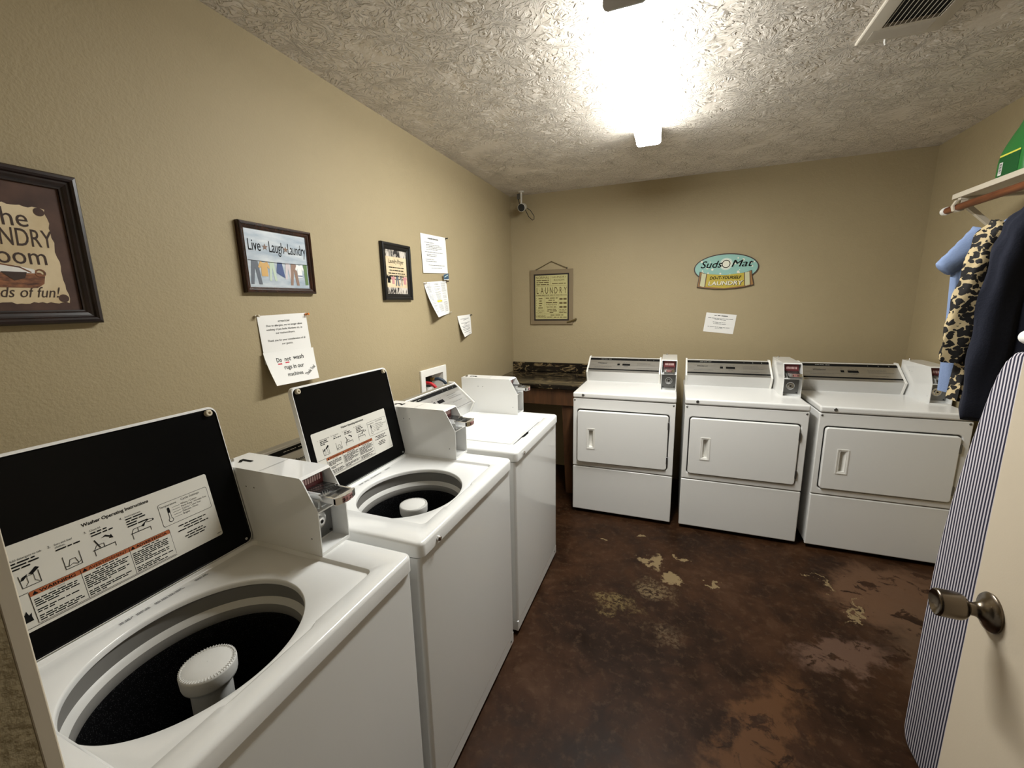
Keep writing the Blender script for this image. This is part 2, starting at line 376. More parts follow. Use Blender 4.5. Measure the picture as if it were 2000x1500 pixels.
# ------------------------------------------------------------------ shared washer/dryer units (local frame: x right, y into the depth, z up, front at y=0)
def coin_box(root, x0, x1, yf, yb, z0, number=None, price='$1.25', hgt=.21):
    """coin meter housing: open-fronted steel box with slot plate, slide and lock"""
    t = .003; zk = z0+.122; zt = z0+hgt; yc = yf+.044; ins = yf+.058
    prof = [(yf, z0), (yf, zk), (yc, zt-.006), (yc+.008, zt-.001), (yb, zt), (yb, z0)]
    b = M()
    b.prism(prof, x0, x0+t, 'white_enamel').prism(prof, x1-t, x1, 'white_enamel')
    b.prism([(yc, zt-.006), (yc+.008, zt-.001), (yb, zt), (yb, zt-t), (yc+.009, zt-t-.002), (yc+.003, zt-.009)], x0+t, x1-t, 'white_enamel')
    b.box(x0+t, x1-t, yb-t, yb, z0, zt-t, 'white_enamel')
    b.prism([(yf+.002, zk-.004), (yf+.002, zk), (ins+.02, zk+.002), (ins+.02, zk-.004)], x0+t, x1-t, 'white_enamel')   # shelf between the two bays
    b.box(x0+t, x1-t, yf+.004, ins, z0, z0+.006, 'white_enamel').box(x0+t, x1-t, yf, yf+.004, z0, z0+.009, 'white_enamel')
    b.box(x0+t, x1-t, ins, ins+.003, z0+.006, zk-.004, 'white_enamel')
    b.box(x0+t, x1-t, ins+.02, ins+.023, zk, zt-.004, 'zinc')
    b.frame((x0, (yf+yb)/2, zt), (1, 0, 0), (0, 1, 0))
    yn = yb-(yf+yb)/2
    if number == '1': b.poly([(.043, yn-.080), (.053, yn-.080), (.053, yn-.036), (.043, yn-.036), (.028, yn-.050), (.033, yn-.057), (.043, yn-.049)], 'black_print', .0008)
    elif number: b.text(number, (x1-x0)*.45, yn-.082, .060, 'black_print', .0008, bold=.035, sx=1.)
    b.line([(.004, yn-.165), (x1-x0-.004, yn-.165)], .0012, 'grey_print', .0006)
    b.frame((x0, 0, 0), (0, -1, 0), (0, 0, 1))
    for yy, zz in ((yf+.03, z0+.045), (yb-.11, z0+.16), (yb-.14, z0+.16)): b.disc(-yy, zz, .0022, 'grey_print')
    cb = b.build('coin_box', root, sharp=15)
    # top lock
    M().lathe([(.008, 0), (.008, .004), (.006, .009), (.002, .0105), (.0005, .0105)], ((x0+x1)/2-.022, yb-.022, zt), (0, 0, 1), 'chrome', 20).build('top_lock', cb)
    # lower bay: lock plate with a round lock
    l = M().box(x0+.006, x1-.006, ins-.004, ins, z0+.014, zk-.01, 'zinc')
    c = ((x0+x1)/2, ins-.004, z0+.066)
    l.lathe([(.025, 0), (.025, .002), (.021, .005), (.0205, .003), (.013, .003), (.013, .009), (.011, .011), (.0055, .011), (.005, .006), (.0005, .006)], c, (0, -1, 0), 'chrome', 32)
    l.lathe([(.0045, .0062), (.0005, .0063)], c, (0, -1, 0), 'shade_black', 16)
    for xx in (x0+.014, x1-.014): l.lathe([(.004, 0), (.0035, .0025), (.0005, .003)], (xx, ins-.004, z0+.022), (0, -1, 0), 'dark_rubber', 12)
    l.build('coin_lock', cb)
    # upper bay: maroon slot plate
    xc = (x0+x1)/2; sp = M().box(x0+.012, x1-.012, ins+.006, ins+.014, zk+.042, zt-.012, 'maroon')
    sp.frame((xc, ins+.006, zk+.052), (1, 0, 0), (0, 0, 1))
    for k in range(8):
        xx = -.0265+k*.0076; sp.poly(rrect(xx-.0025, xx+.0025, .002, .018, .0024, 3), 'pink_slot', .0006)
    sp.build('slot_plate', cb)
    # chrome coin slide standing out of the bay
    zs = zk+.036; y0 = yf-.052; w = .032
    sl = M()
    sl.box(xc-w+.004, xc+w-.004, yf+.004, ins+.012, zs-.004, zs+.002, 'chrome')
    for k in range(9):
        xx = xc-.030+k*.0075; sl.box(xx-.0013, xx+.0013, yf+.004, ins+.014, zs+.002, zs+.010, 'chrome')
    for sgn in (-1, 1): sl.prism([(ins+.01, zs-.006), (ins+.01, zs+.006), (y0+.004, zs+.003), (y0+.004, zs-.013)], xc+sgn*w-.003, xc+sgn*w+.003, 'chrome')
    sl.box(xc-w+.003, xc+w-.003, y0+.02, yf+.004, zs-.012, zs-.008, 'chrome')
    fp = [(xc-w-.003+(2*w+.006)*k/10, y0+.004-.010*sin(pi*k/10)) for k in range(11)]
    sl.prism(fp+[(xc+w+.003, y0+.010), (xc-w-.003, y0+.010)], zs-.015, zs+.004, 'chrome', 'z')
    fp2 = [(xc-w*.72+2*w*.72*k/8, y0+.0035-.0100*sin(pi*(.14+.72*k/8))) for k in range(9)]
    sl.prism(fp2+[(xc+w*.72, y0+.008), (xc-w*.72, y0+.008)], zs-.013, zs+.002, 'price_plate', 'z')
    sl.frame((xc, y0-.0068, zs-.010), (1, 0, 0), (0, 0, 1)); n0 = len(sl.v); sl.text(price, 0, .0, .0125, 'black_print', .0006, bold=.015, width=.036)
    for q in sl.v[n0:]: q.y = y0+.0030-.0100*sin(pi*(.14+.72*(q.x-xc+w*.72)/(1.44*w)))
    sl.add([(xc-w-.004, yf+.004, zs-.007), (xc-w-.004, ins, zs-.007), (xc-w+.004, ins-.004, zk+.001), (xc-w+.004, yf+.006, zk+.001)], [(0, 1, 2, 3), (3, 2, 1, 0)], 'white_enamel')
    sl.build('coin_slide', cb, sharp=20)
    return cb

def console(root, x0, x1, yt, zt, yb, zb, yd, zd, dryer):
    """slanted control panel between two white end caps"""
    prof = [(yt, zt), (yb, zb), (yd, zd), (yt+.03, zd), (yt+.03, zt)]
    b = M().prism(prof, x0+.008, x1-.008, 'brushed_steel')
    L = hypot(yt-yb, zt-zb); wd = x1-x0
    b.frame((x0, yb, zb), (1, 0, 0), (0, yt-yb, zt-zb))
    b.rect(.012, wd-.012, L*.97, L, 'white_plastic', .0005)
    b.rect(.012, wd-.012, L*.80, L*.93, 'black_print', .0006)
    for k in (.10, .128, .16): b.scrib(k, k+.024, L*.855, .003, 'label_white', .001)
    for k in (.70, .80, .90): b.text('1' if k == .7 else '2' if k == .8 else '3', wd*k, L*.84, .011, 'label_white', .001)
    if dryer:
        b.rect(.012, wd-.012, L*.13, L*.205, 'black_print', .0006)
    b.text('Whirlpool', wd*.20, L*.56, .018, 'black_print', .001, shear=.25, bold=.01)
    b.ring(wd*.195, L*.60, .008, .0006, 'grey_print', .001)
    b.scrib(wd*.10, wd*.34, L*.34, .0035, 'grey_print', .001)
    b.poly(rrect(wd*.415, wd*.45, L*.46, L*.58, .002), 'black_print', .001)
    b.poly(rrect(wd*.485, wd*.59, L*.46, L*.58, .002), 'black_print', .001)
    for k in range(3): b.scrib(wd*(.495+.035*k), wd*(.515+.035*k), L*.64, .003, 'grey_print', .001)
    b.scrib(wd*.51, wd*.57, L*.37, .003, 'grey_print', .001); b.scrib(wd*.415, wd*.445, L*.64, .003, 'grey_print', .001)
    for q, e in ((.62, .86), (.55, .86), (.48, .92), (.30, .86)): b.scrib(wd*.68, wd*e, L*q, .0026, 'grey_print', .001)
    b.line([(.02, L*.06), (wd-.02, L*.06)], .002, 'grey_print', .0007)
    cp = b.build('control_panel', root, sharp=15)
    for a in (x0, x1-.012):
        d = .007; p2 = [(yt-.001, zt+d), (yb-d*1.1, zb-.001), (yd-d*.7, zd), (yt+.036, zd), (yt+.036, zt+d)]
        e = M().prism(p2, a, a+.012, 'white_plastic')
        e.lathe([(.0035, 0), (.003, .002), (.0005, .0025)], (a+.006, yd-d*.7+.001, zd+.014), (0, -1, -.2), 'grey_print', 10)
        e.build('end_cap', root, bevel=.0025, seg=2)

# ------------------------------------------------------------------ top-loading washers
WW, WT = .683, .915
HC = (.297, .235); HRX, HRY = .198, .175
def washer_label(lid):
    """operating-instruction sticker on the inside of an open lid (drawn in lid coordinates x, v)"""
    b = M().frame((0, 0, 0), (1, 0, 0), (0, 0, 1))
    x0, x1, y0, y1 = .135, .518, .055, .222
    b.poly(rrect(x0, x1, y0, y1, .005), 'label_white', 0)
    k, l = 'black_print', .0004
    b.text('Washer Operating Instructions', .328, .2055, .0098, k, l, bold=.025, width=.118)
    b.poly(rrect(.400, .511, .134, .190, .005), 'black_print', l*.6); b.poly(rrect(.4009, .5101, .1349, .1891, .0045), 'label_white', l*.9)
    b.text('Temperature', .4205, .1795, .0068, k, .0006); b.text('Cycle Settings', .470, .181, .0075, k, .0006)
    b.poly(rrect(.416, .4215, .148, .176, .0027), k, .0006); b.disc(.4188, .1455, .0052, k, .0006); b.disc(.4188, .1455, .0038, 'label_white', .0008)
    b.rect(.4172, .4204, .149, .163, 'label_white', .0008)
    for i, t in enumerate(('Whites / Cotton', 'Perm Press / Wrinkle Free', 'Colors / Color Fast', 'Delicates / Knits', 'Brights')):
        yy = .171-i*.0062; b.line([(.427, yy+.0014), (.443, yy+.0014)], .0007, k, .0006); b.text(t, .446, yy, .0062, k, .0006, align='LEFT', sx=.88)
    # four numbered steps
    for i, (sx_, tx, n) in enumerate(((.164, ('Add detergent to tub.',), 4), (.224, ('Sort and load', 'clothes.'), 3), (.278, ('Close lid.',), 3), (.338, ('Insert payment',), 5))):
        b.text('%d.' % (i+1), sx_-.007, .1905, .0062, k, .0006)
        for j in range(n):
            if j < len(tx): b.text(tx[j], sx_, .1905-j*.0056, .0054, k, .0006, align='LEFT', sx=.9)
            else: b.scrib(sx_, sx_+.040, .1905-j*.0056, .0036, k, .0006, fill=(.95, .8, .9, .6)[j % 4])
    # tub with box pouring, tub with agitator, washer with lid arrow, washer with coins
    w = .0010
    b.line([(.168, .161), (.169, .137), (.194, .137), (.194, .160)], w, k).line([(.174, .139), (.178, .144), (.178, .156), (.187, .156), (.187, .144), (.192, .139)], w*.8, k)
    b.poly([(.181, .159), (.192, .168), (.197, .164), (.186, .156)], k).poly([(.169, .151), (.172, .157), (.180, .160), (.178, .156), (.173, .151)], k)
    b.line([(.229, .163), (.229, .137), (.254, .137), (.254, .163)], w, k).line([(.234, .141), (.238, .153), (.246, .153), (.249, .141)], w, k)
    b.line([(.229, .143), (.235, .141), (.241, .144), (.248, .140), (.254, .144)], w, k)
    b.line([(.276, .138), (.276, .150), (.281, .158), (.293, .158), (.293, .150)], w, k).line([(.274, .150), (.311, .150)], w*1.5, k).line([(.311, .150), (.311, .142)], w, k).line([(.286, .152), (.280, .170)], w*2, k)
    b.poly([(.291, .169), (.299, .173), (.306, .168), (.308, .170), (.3105, .161), (.303, .163), (.305, .165), (.298, .1695)], k)
    b.line([(.342, .138), (.342, .152), (.346, .160), (.366, .160)], w, k).line([(.340, .151), (.377, .151)], w*1.5, k).line([(.377, .151), (.377, .143)], w, k).line([(.354, .151), (.354, .160)], w, k)
    b.poly([(.360, .1595), (.368, .165), (.376, .169), (.386, .167), (.387, .163), (.378, .162), (.370, .1645), (.366, .157)], k); b.poly([(.371, .165), (.377, .1675), (.384, .166), (.383, .164), (.377, .1635)], 'label_white', .0008)
    # warning panel
    b.poly(rrect(.173, .409, .0635, .1265, .003), k, .0004)
    b.rect(.1738, .4082, .0643, .1165, 'label_white', .0006); b.poly([(.1738, .1165), (.4082, .1165), (.4082, .1235), (.4055, .1258), (.1738, .1258)], 'orange_print', .0006)
    for xa in (.246, .328): b.rect(xa, xa+.0009, .0643, .1258, k, .0008)
    for xa, xb, t in ((.186, .240, 'WARNING'), (.258, .325, 'AVERTISSEMENT'), (.340, .403, 'ADVERTENCIA')):
        b.text(t, (xa+xb)/2, .1183, .0078, k, .0008, bold=0 if 'M' in t else .02, width=xb-xa-.002); b.poly([(xa-.009, .118), (xa-.001, .118), (xa-.005, .1248)], k, .0008)
    b.text('Fire Hazard', .210, .1125, .0045, k, .0008); b.scrib(.25, .325, .1125, .003, k, .0008, True, .5); b.scrib(.332, .405, .1125, .003, k, .0008, True, .5)
    for xa, xb, rows in ((.1765, .243, (.98, .9, .95, .5, 0, .9, .4, 0, .95, .97, .8)), (.249, .325, (.98, .9, .97, .6, .95, .9, .5, 0, .95, .9, .4)), (.331, .405, (.97, .9, .98, .92, .5, .96, .9, 0, .98, .6, .8))):
        for j, f in enumerate(rows):
            if f: b.scrib(xa, xb, .1072-j*.00405, .0031, k, .0008, fill=f)
    b.line([(.138, .1265), (.173, .1265)], .0008, k, .0006).line([(.138, .0615), (.409, .0615)], .0008, k, .0006)
    b.poly([(.149, .074), (.146, .082), (.149, .086), (.150, .092), (.154, .086), (.156, .096), (.160, .089), (.163, .095), (.165, .086), (.169, .089), (.168, .082), (.169, .074)], k, .0006)
    for j in range(3): b.scrib(.425, .495, .122-j*.006, .0035, k, .0006, True, (.9, .6, 1)[j])
    for j in range(3): b.scrib(.43, .49, .098-j*.006, .0035, k, .0006, True, (.6, .8, .65)[j])
    b.scrib(.505, .515, .062, .0022, 'grey_print', .0006)
    return b.build('instruction_label', lid)

def washer(y, number, opened, label):
    r = thing('washing_machine', label, 'washer', (.8292, y, 0), pi/2, 'top loading washers in a row along the left wall')
    # cabinet: three painted sides with a wrapped front
    co, ci = rrect(0, WW, .007, .645, .014, 5), rrect(.003, WW-.003, .010, .642, .012, 5)
    P3 = lambda pts, z: [(px, py, z) for px, py in pts]
    b = M().loft([P3(ci, .080), P3(co, .078), P3(co, .868), P3(ci, .868), P3(ci, .080)], 'white_enamel'); b.build('cabinet', r, sharp=40)
    b = M().box(0, WW, .008, .640, .022, .0755, 'white_enamel'); b.build('base_panel', r, bevel=.004)
    for xx in (.03, WW-.03):
        for yy in (.05, .6): M().lathe([(.018, 0), (.018, .008), (.008, .009), (.008, .03)], (xx, yy, 0), (0, 0, 1), 'dark_rubber', 16, cap0=True).build('foot', r)
    b = M().lathe([(.005, 0), (.004, .002), (.0005, .003)], (WW-.035, .007, .05), (0, -1, 0), 'zinc', 12); b.build('screw', r)
    # deck with lid recess and drum opening
    out = (-.001, WW+.001, -.001, .650, .022); rec = (.094, .590, .050, .462, .018)
    A = angles(HC, 150, out, rec); RF = .906 if opened else .894
    def lp(rc, z, d=0, notch=0):
        x0, x1, y0, y1, rr = rc
        q = rr_loop(HC, A, x0+d, x1-d, y0+d, y1-d, max(rr-d, .003))
        if notch: q = [(px, py-notch*max(0, min(1, (.1-abs(px-.31))/.012)) if py < .08 else py) for px, py in q]
        return [(px, py, z) for px, py in q]
    def el(k, z): return [(HC[0]+cos(a)*t*k, HC[1]+sin(a)*t*k, z) for a in A for t in [1/sqrt((cos(a)/HRX)**2+(sin(a)/HRY)**2)]]
    d = M()
    d.loft([lp(out, .8705, .006), lp(out, .8715), lp(out, .904), lp(out, .9095, .0018), lp(out, .9135, .006), lp(out, .915, .012), lp(rec, .915, 0, .009), lp(rec, .9135, .0015, .008), lp(rec, RF+.002, .004, .006), lp(rec, RF, .007, .004)], 'white_enamel')
    ring = lp(rec, RF, .007, .004)
    e0 = el(1.012, RF-.0003)
    # keep the recess floor loop outside the drum rim
    ring = [(px, py, z) if hypot((px-HC[0])/HRX, (py-HC[1])/HRY) > 1.02 else (HC[0]+(px-HC[0])*1.022/hypot((px-HC[0])/HRX, (py-HC[1])/HRY), HC[1]+(py-HC[1])*1.022/hypot((px-HC[0])/HRX, (py-HC[1])/HRY), z) for px, py, z in ring]
    d.loft([lp(rec, RF, .007, .004), ring, e0, el(1.0, RF-.002), el(.995, RF-.006), el(.995, RF-.014)], 'white_enamel')
    d.build('deck', r, sharp=50)
    M().lathe([(.008, 0), (.008, .006), (.006, .009), (.002, .0095), (.0005, .0095)], (.085, -.001, .887), (0, -1, 0), 'chrome', 18).build('front_lock', r)
    console(r, .006, .588, .620, 1.088, .492, .980, .522, .914, False)
    coin_box(r, .591, .690, .212, .572, WT, number)
    # lid (built standing in lid coordinates: x across, z up from the hinge, inner face towards -y)
    lid = bpy.data.objects.new('lid', None)
    L = .388
    lb = M()
    o = rrect(.105, .588, 0, L, .02); i1 = rrect(.1065, .5865, .0015, L-.0015, .0195); i2 = rrect(.1085, .5850, .0025, L-.006, .018); i3 = rrect(.111, .582, .006, L-.009, .016)
    sag = lambda p, e: (p[0], p[1]-(e*max(0, min(1, (.075-abs(p[0]-.335))/.03)) if p[1] > L-.03 else 0))
    lo = lambda pts, yy, e=0: [(sag(p, e)[0], yy, sag(p, e)[1]) for p in pts]
    lb.loft([lo(i1, .018), lo(o, .0165), lo(o, .003), lo(i1, 0), lo(i2, 0, .008)], 'white_enamel', True, False)
    lb.loft([lo(i2, 0, .008), lo(i3, .003, .008)], 'black_enamel', False, True)
    lid = lb.build('lid', r, sharp=14)
    for xx in (.128, .565):
        M().lathe([(.0085, 0), (.0085, .009), (.007, .0105), (.0035, .0105), (.003, .007), (.0005, .007)], (xx, .003, L-.016), (0, -1, 0), 'bumper_rubber', 18).build('bumper', lid)
    if opened:
        lab = washer_label(lid); lab.location = (0, .0026, 0)
        w_ = M().lathe([(.004, 0), (.0035, .002), (.0005, .0025)], (.570, .003, .012), (0, -1, 0), 'chrome', 10); w_.build('hinge_screw', lid)
        lid.location = (0, .4585, .918); lid.rotation_euler = (-radians(11.2), 0, 0)
    else:
        lid.location = (0, .4585, WT+.0015-.018); lid.rotation_euler = (pi/2, 0, 0)
    if opened:
        # print along the hinge strip
        h = M().frame((0, 0, .9151), (1, 0, 0), (0, 1, 0))
        c3 = (*HC, 0)
        t = M()
        t.loft([el(.996, .893), el(1.035, .885), el(1.035, .852)], 'tub_grey')
        t.loft([el(1.035, .852), el(1.01, .847), el(.985, .838)], 'tub_white')
        t.loft([el(.985, .838), el(.972, .832), el(.964, .822), el(.975, .815)], 'tub_grey')
        t.build('tub_ring', r, sharp=40)
        t = M(); t.loft([el(.97, .817), el(.958, .808), el(.96, .795), el(1.0, .55), el(.98, .50), el(.6, .47)], 'speckled_black', False, True); t.build('drum', r, sharp=60)
        AX = HC[0]+.008
        ag = M().lathe([(.075, .472), (.06, .50), (.042, .56), (.036, .70), (.036, .80), (.040, .812)], (AX, HC[1], 0), (0, 0, 1), 'tub_white', 40)
        ao = ag.build('agitator', r)
        cp = M().lathe([(.040, .811), (.047, .817), (.0485, .823), (.0495, .845), (.0485, .849), (.0455, .8505), (.044, .8485), (.036, .852), (.018, .8535), (.0005, .854)], (AX, HC[1], 0), (0, 0, 1), 'tub_white', 56)
        for k in range(56):
            a = 2*pi*k/56
            q = Vector((AX+cos(a)*.0445, HC[1]+sin(a)*.0445, .8505)); cp.tube([q-Vector((cos(a), sin(a), 0))*.003, q+Vector((cos(a), sin(a), 0))*.004], .0006, 'tub_white', 5)
        cp.build('agitator_cap', ao, sharp=60)
        for xa, wd in ((.27, .025), (.30, .025), (.335, .06), (.42, .03)): hs = M().frame((0, 0, 0), (1, 0, 0), (0, 1, 0)); [hs.scrib(xa, xa+wd, .440+.0045*q, .0032, 'grey_print', RF+.0006) for q in (0, 1)]; hs.build('hinge_strip_print', r)
    return r
washer(.2605, '1', True, 'open washing machine marked 1, nearest the doorway, its large lid label in full view')
washer(.983, '2', True, 'open washing machine marked 2, in the middle of the washer row')
washer(1.7277, '3', False, 'closed washing machine marked 3 at the far end of the row, lid down')

# ------------------------------------------------------------------ dryers
DWd, DT = .6915, .9215
def dryer(x, label, ajar=0.):
    r = thing('clothes_dryer', label, 'dryer', (x, 3.012, 0), 0, 'front loading dryers along the back wall')
    E = 'dryer_enamel'
    M().box(.002, DWd-.002, .026, .72, .03, .876, E).build('cabinet', r, bevel=.004)
    M().box(.02, DWd-.02, .04, .70, .006, .029, 'dark_rubber').build('base', r)  # dark box that paints the shade in the toe gap below the cabinet
    for xx in (.05, DWd-.05):
        for yy in (.08, .66): M().lathe([(.018, 0), (.018, .006)], (xx, yy, 0), (0, 0, 1), 'dark_rubber', 14, cap0=True, cap1=True).build('foot', r)
    M().box(-.002, DWd+.002, -.006, .722, .8835, DT, E).build('top_panel', r, bevel=.010)
    M().box(0, DWd, 0, .022, .025, .3635, E).build('lower_panel', r, bevel=.006)
    # upper front with the door opening
    hx0, hx1, hz0, hz1 = .029, .657, .403, .802; c = ((hx0+hx1)/2, (hz0+hz1)/2)
    out = (0, DWd, .3695, .8785, .006); hole = (hx0, hx1, hz0, hz1, .022); A = angles(c, 80, out, hole)
    L = lambda rc, y, d=0: [(px, y, pz) for px, pz in rr_loop(c, A, rc[0]+d, rc[1]-d, rc[2]+d, rc[3]-d, max(rc[4]-d, .002))]
    f = M().loft([L(out, .022), L(out, .004), L(out, .001, .0015), L(out, 0, .004), L(hole, 0, -.006), L(hole, .0012, -.002), L(hole, .005), L(hole, .0255)], E)
    f.loft([L(hole, .0254), L(hole, .0254, .02)], 'zinc')
    f.build('front_panel', r, sharp=12)
    for xx, zz in ((.012, .866), (.678, .866)): M().lathe([(.0065, 0), (.006, .002), (.0035, .0042), (.0005, .0048)], (xx, .0005, zz), (0, -1, 0), 'zinc', 16).build('screw', r)
    M().lathe([(.0095, 0), (.0095, .003), (.008, .0045), (.004, .0045), (.0035, .003), (.0005, .003)], (.073, -.0055, .905), (0, -1, 0), 'zinc', 20).build('front_lock', r)
    # door with pocket handle, hinged on the right
    dx0, dx1, dz0, dz1 = .036, .650, .410, .794; hc = (.134, .590)
    dout = (dx0, dx1, dz0, dz1, .018); hh = (.104, .164, .514, .668, .003); A2 = angles(hc, 90, dout, hh)
    D = lambda rc, y, d=0: [(px-dx1, y, pz) for px, pz in rr_loop(hc, A2, rc[0]+d, rc[1]-d, rc[2]+d, rc[3]-d, max(rc[4]-d, .0015))]
    g = M().loft([D(dout, .012, .002), D(dout, .010), D(dout, -.006), D(dout, -.010, .0015), D(dout, -.012, .005), D(hh, -.012)], E)
    dr = g.build('door', r, sharp=12); dr.location = (dx1, 0, 0); dr.rotation_euler = (0, 0, radians(ajar))
    H = M().loft([D(hh, -.0115, 0), D(hh, -.0145, .0005), D(hh, -.0145, .006), D(hh, -.0125, .009), D(hh, -.0125, .012)], 'white_plastic')
    px = lambda xx, y, zz: (xx-dx1, y, zz)
    a, bb = hh, .012
    q = [px(.118, -.0125, .528), px(.152, -.0125, .528), px(.152, -.0125, .654), px(.118, -.0125, .654)]
    p2 = [px(.128, .004, .534), px(.132, .008, .534), px(.132, .008, .650), px(.128, .004, .650)]
    H.loft([D(hh, -.0125, .012), D((.120, .150, .528, .654, .002), -.0120)], 'white_plastic')
    c2 = D((.120, .150, .528, .654, .002), -.0120)
    c3 = [(vx*.5+px(.124, 0, 0)[0]*.5, .016, vz) for vx, vy, vz in c2]
    H.loft([c2, c3], 'white_plastic', False, True)
    H.build('handle', dr, sharp=30)
    for zz in (.70, .455):
        M().box(-.004, .007, -.0125, .002, zz, zz+.05, 'zinc').build('hinge', dr, bevel=.001)
    console(r, .004, .574, .600, 1.103, .452, 1.003, .486, .9215, True)
    coin_box(r, .585, .688, .208, .585, DT, None, '$1.25', .218)
    return r
dryer(.7879, 'white clothes dryer beside the dark marbled counter, door slightly ajar', 1.4)
dryer(1.5361, 'white clothes dryer in the middle of the three, between two others')
dryer(2.2775, 'white clothes dryer at the right end, under the hanging clothes')

# ------------------------------------------------------------------ counter in the back left corner
r = thing('countertop_table', 'dark marbled laminate counter on a wooden base in the back left corner', 'counter', (.39, 3.56, 0))
def at(b, root): 
    l = root.location; b.v = [v-l for v in b.v]; return b
at(M().box(.002, .782, 3.245, RD-.002, .882, .92, 'marble_laminate'), r).build('worktop', r, bevel=.008)
at(M().box(.002, .782, RD-.022, RD-.002, .92, 1.007, 'marble_laminate'), r).build('backsplash', r, bevel=.004)
at(M().box(.004, .776, 3.272, 3.292, .750, .882, 'stained_wood'), r).build('apron', r, bevel=.002)
for xa, xb, xc, xd in ((.625, .72, .665, .72), (.03, .12, .03, .08)):
    for ya in (3.294, 3.80):
        g = M(); g.add([(xc, ya, 0), (xd, ya, 0), (xd, ya+.05, 0), (xc, ya+.05, 0), (xa, ya, .88), (xb, ya, .88), (xb, ya+.05, .88), (xa, ya+.05, .88)],
                       [(3, 2, 1, 0), (4, 5, 6, 7), (0, 1, 5, 4), (1, 2, 6, 5), (2, 3, 7, 6), (3, 0, 4, 7)], 'stained_wood')
        at(g, r).build('leg', r, bevel=.002)

# ------------------------------------------------------------------ ceiling lamp and register
r = thing('ceiling_light', 'long white fluorescent wraparound light glowing on the ceiling', 'light', (1.258, 2.19, RH))
LX0, LX1, LY0, LY1, LZ = 1.193, 1.323, 1.588, 2.798, 2.417
at(M().box(LX0+.004, LX1-.004, LY0+.004, LY1-.004, RH-.022, RH-.0005, 'lamp_metal'), r).build('housing', r, bevel=.002)
pr = [(LX0, RH-.024), (LX0, LZ+.016), (LX0+.004, LZ+.006), (LX0+.014, LZ), (LX1-.014, LZ), (LX1-.004, LZ+.006), (LX1, LZ+.016), (LX1, RH-.024)]
g = M()
for i in range(len(pr)-1):
    (xa, za), (xb, zb) = pr[i], pr[i+1]
    g.add([(xa, LY0, za), (xb, LY0, zb), (xb, LY1, zb), (xa, LY1, za)], [(0, 1, 2, 3)], 'lamp_lens_side' if i in (0, len(pr)-2) else 'lamp_lens')
at(g, r).build('lens', r, sharp=60)
for ya in (LY0-.006, LY1):
    pe = [(LX0-.001, RH-.001), (LX0-.001, LZ+.015), (LX0+.004, LZ+.004), (LX0+.014, LZ-.001), (LX1-.014, LZ-.001), (LX1-.004, LZ+.004), (LX1+.001, LZ+.015), (LX1+.001, RH-.001)]
    at(M().prism(pe, ya, ya+.006, 'lamp_metal', 'y'), r).build('end_cap', r)

VX0, VX1, VY0, VY1 = 2.038, 2.29, 1.70, 2.298
r = thing('ceiling_vent', 'white metal air register with dark slots in the ceiling', 'vent', ((VX0+VX1)/2, (VY0+VY1)/2, RH))
c = ((VX0+VX1)/2, 2.0); o_ = (VX0, VX1, VY0, VY1, .002); i_ = (VX0+.045, VX1-.045, VY0+.05, 2.190, .002); A = angles(c, 24, o_, i_)
L = lambda rc, z, d=0: [(px, py, z) for px, py in rr_loop(c, A, rc[0]+d, rc[1]-d, rc[2]+d, rc[3]-d, rc[4])]
f = M().loft([L(o_, RH-.0005), L(o_, RH-.008), L(o_, RH-.0105, .004), L(i_, RH-.014, -.004), L(i_, RH-.014), L(i_, RH-.002)], 'vent_paint')
at(f, r).build('frame', r, sharp=15)
at(M().box(i_[0], i_[1], i_[2], i_[3], RH-.002, RH-.0008, 'shade_black'), r).build('duct_shade_sheet', r)  # flat black sheet painting the shade of the duct; the ceiling is uncut
for k in range(11):
    xx = i_[0]+.007+k*(i_[1]-i_[0]-.014)/10
    at(M().prism([(xx-.0006, RH-.0135), (xx+.0006, RH-.0135), (xx+.0008, RH-.0105), (xx-.0004, RH-.0105)], i_[2], i_[3], 'vent_paint', 'y'), r).build('slat', r)
for k in range(5):
    yy = 2.206+k*.014
    at(M().prism([(yy-.004, RH-.0135), (yy+.005, RH-.0165), (yy+.006, RH-.0155), (yy-.003, RH-.0125)], VX0+.025, VX1-.05, 'vent_paint', 'x'), r).build('slat', r)
at(M().tube([(2.125, 2.276, RH-.011), (2.125, 2.276, RH-.024), (2.129, 2.280, RH-.030)], .0035, 'cap_white', 8), r).build('lever', r)

# ------------------------------------------------------------------ security camera in the corner
r = thing('security_camera', 'small white security camera hanging in the back left ceiling corner', 'camera', (.15, 3.735, RH))
at(M().lathe([(.026, 0), (.026, .006), (.02, .010), (.0005, .010)], (.155, 3.735, RH-.0005), (0, 0, -1), 'cam_white', 24).tube([(.155, 3.735, RH-.008), (.155, 3.735, RH-.105)], .009, 'cam_white', 14), r).build('mount', r)
q = Vector((.165, 3.74, RH-.128)); ax = Vector((.10, -.93, -.28)).normalized()
at(M().lathe([(.0005, -.05), (.022, -.05), (.028, -.044), (.030, -.03), (.033, .04), (.033, .05), (.030, .052)], q, ax, 'cam_white', 32), r).build('camera_body', r)
at(M().lathe([(.030, .0515), (.028, .0505), (.012, .052), (.0005, .053)], q, ax, 'black_frame', 32), r).build('lens_face', r)
pts = [(.125, 3.79, RH-.002), (.122, 3.76, RH-.06), (.13, 3.76, RH-.1)]
at(M().box(.108, .142, 3.756, 3.768, RH-.055, RH-.012, 'zinc').tube(pts, .0035, 'dark_rubber', 8).tube([q-ax*.045+Vector((.006, 0, -.012)), (.20, 3.80, RH-.20), (.235, 3.80, RH-.232), (.25, 3.795, RH-.225), (.252, 3.79, RH-.20), (.225, 3.775, RH-.155), (.198, 3.765, RH-.135)], .003, 'dark_rubber', 8), r).build('cable', r)

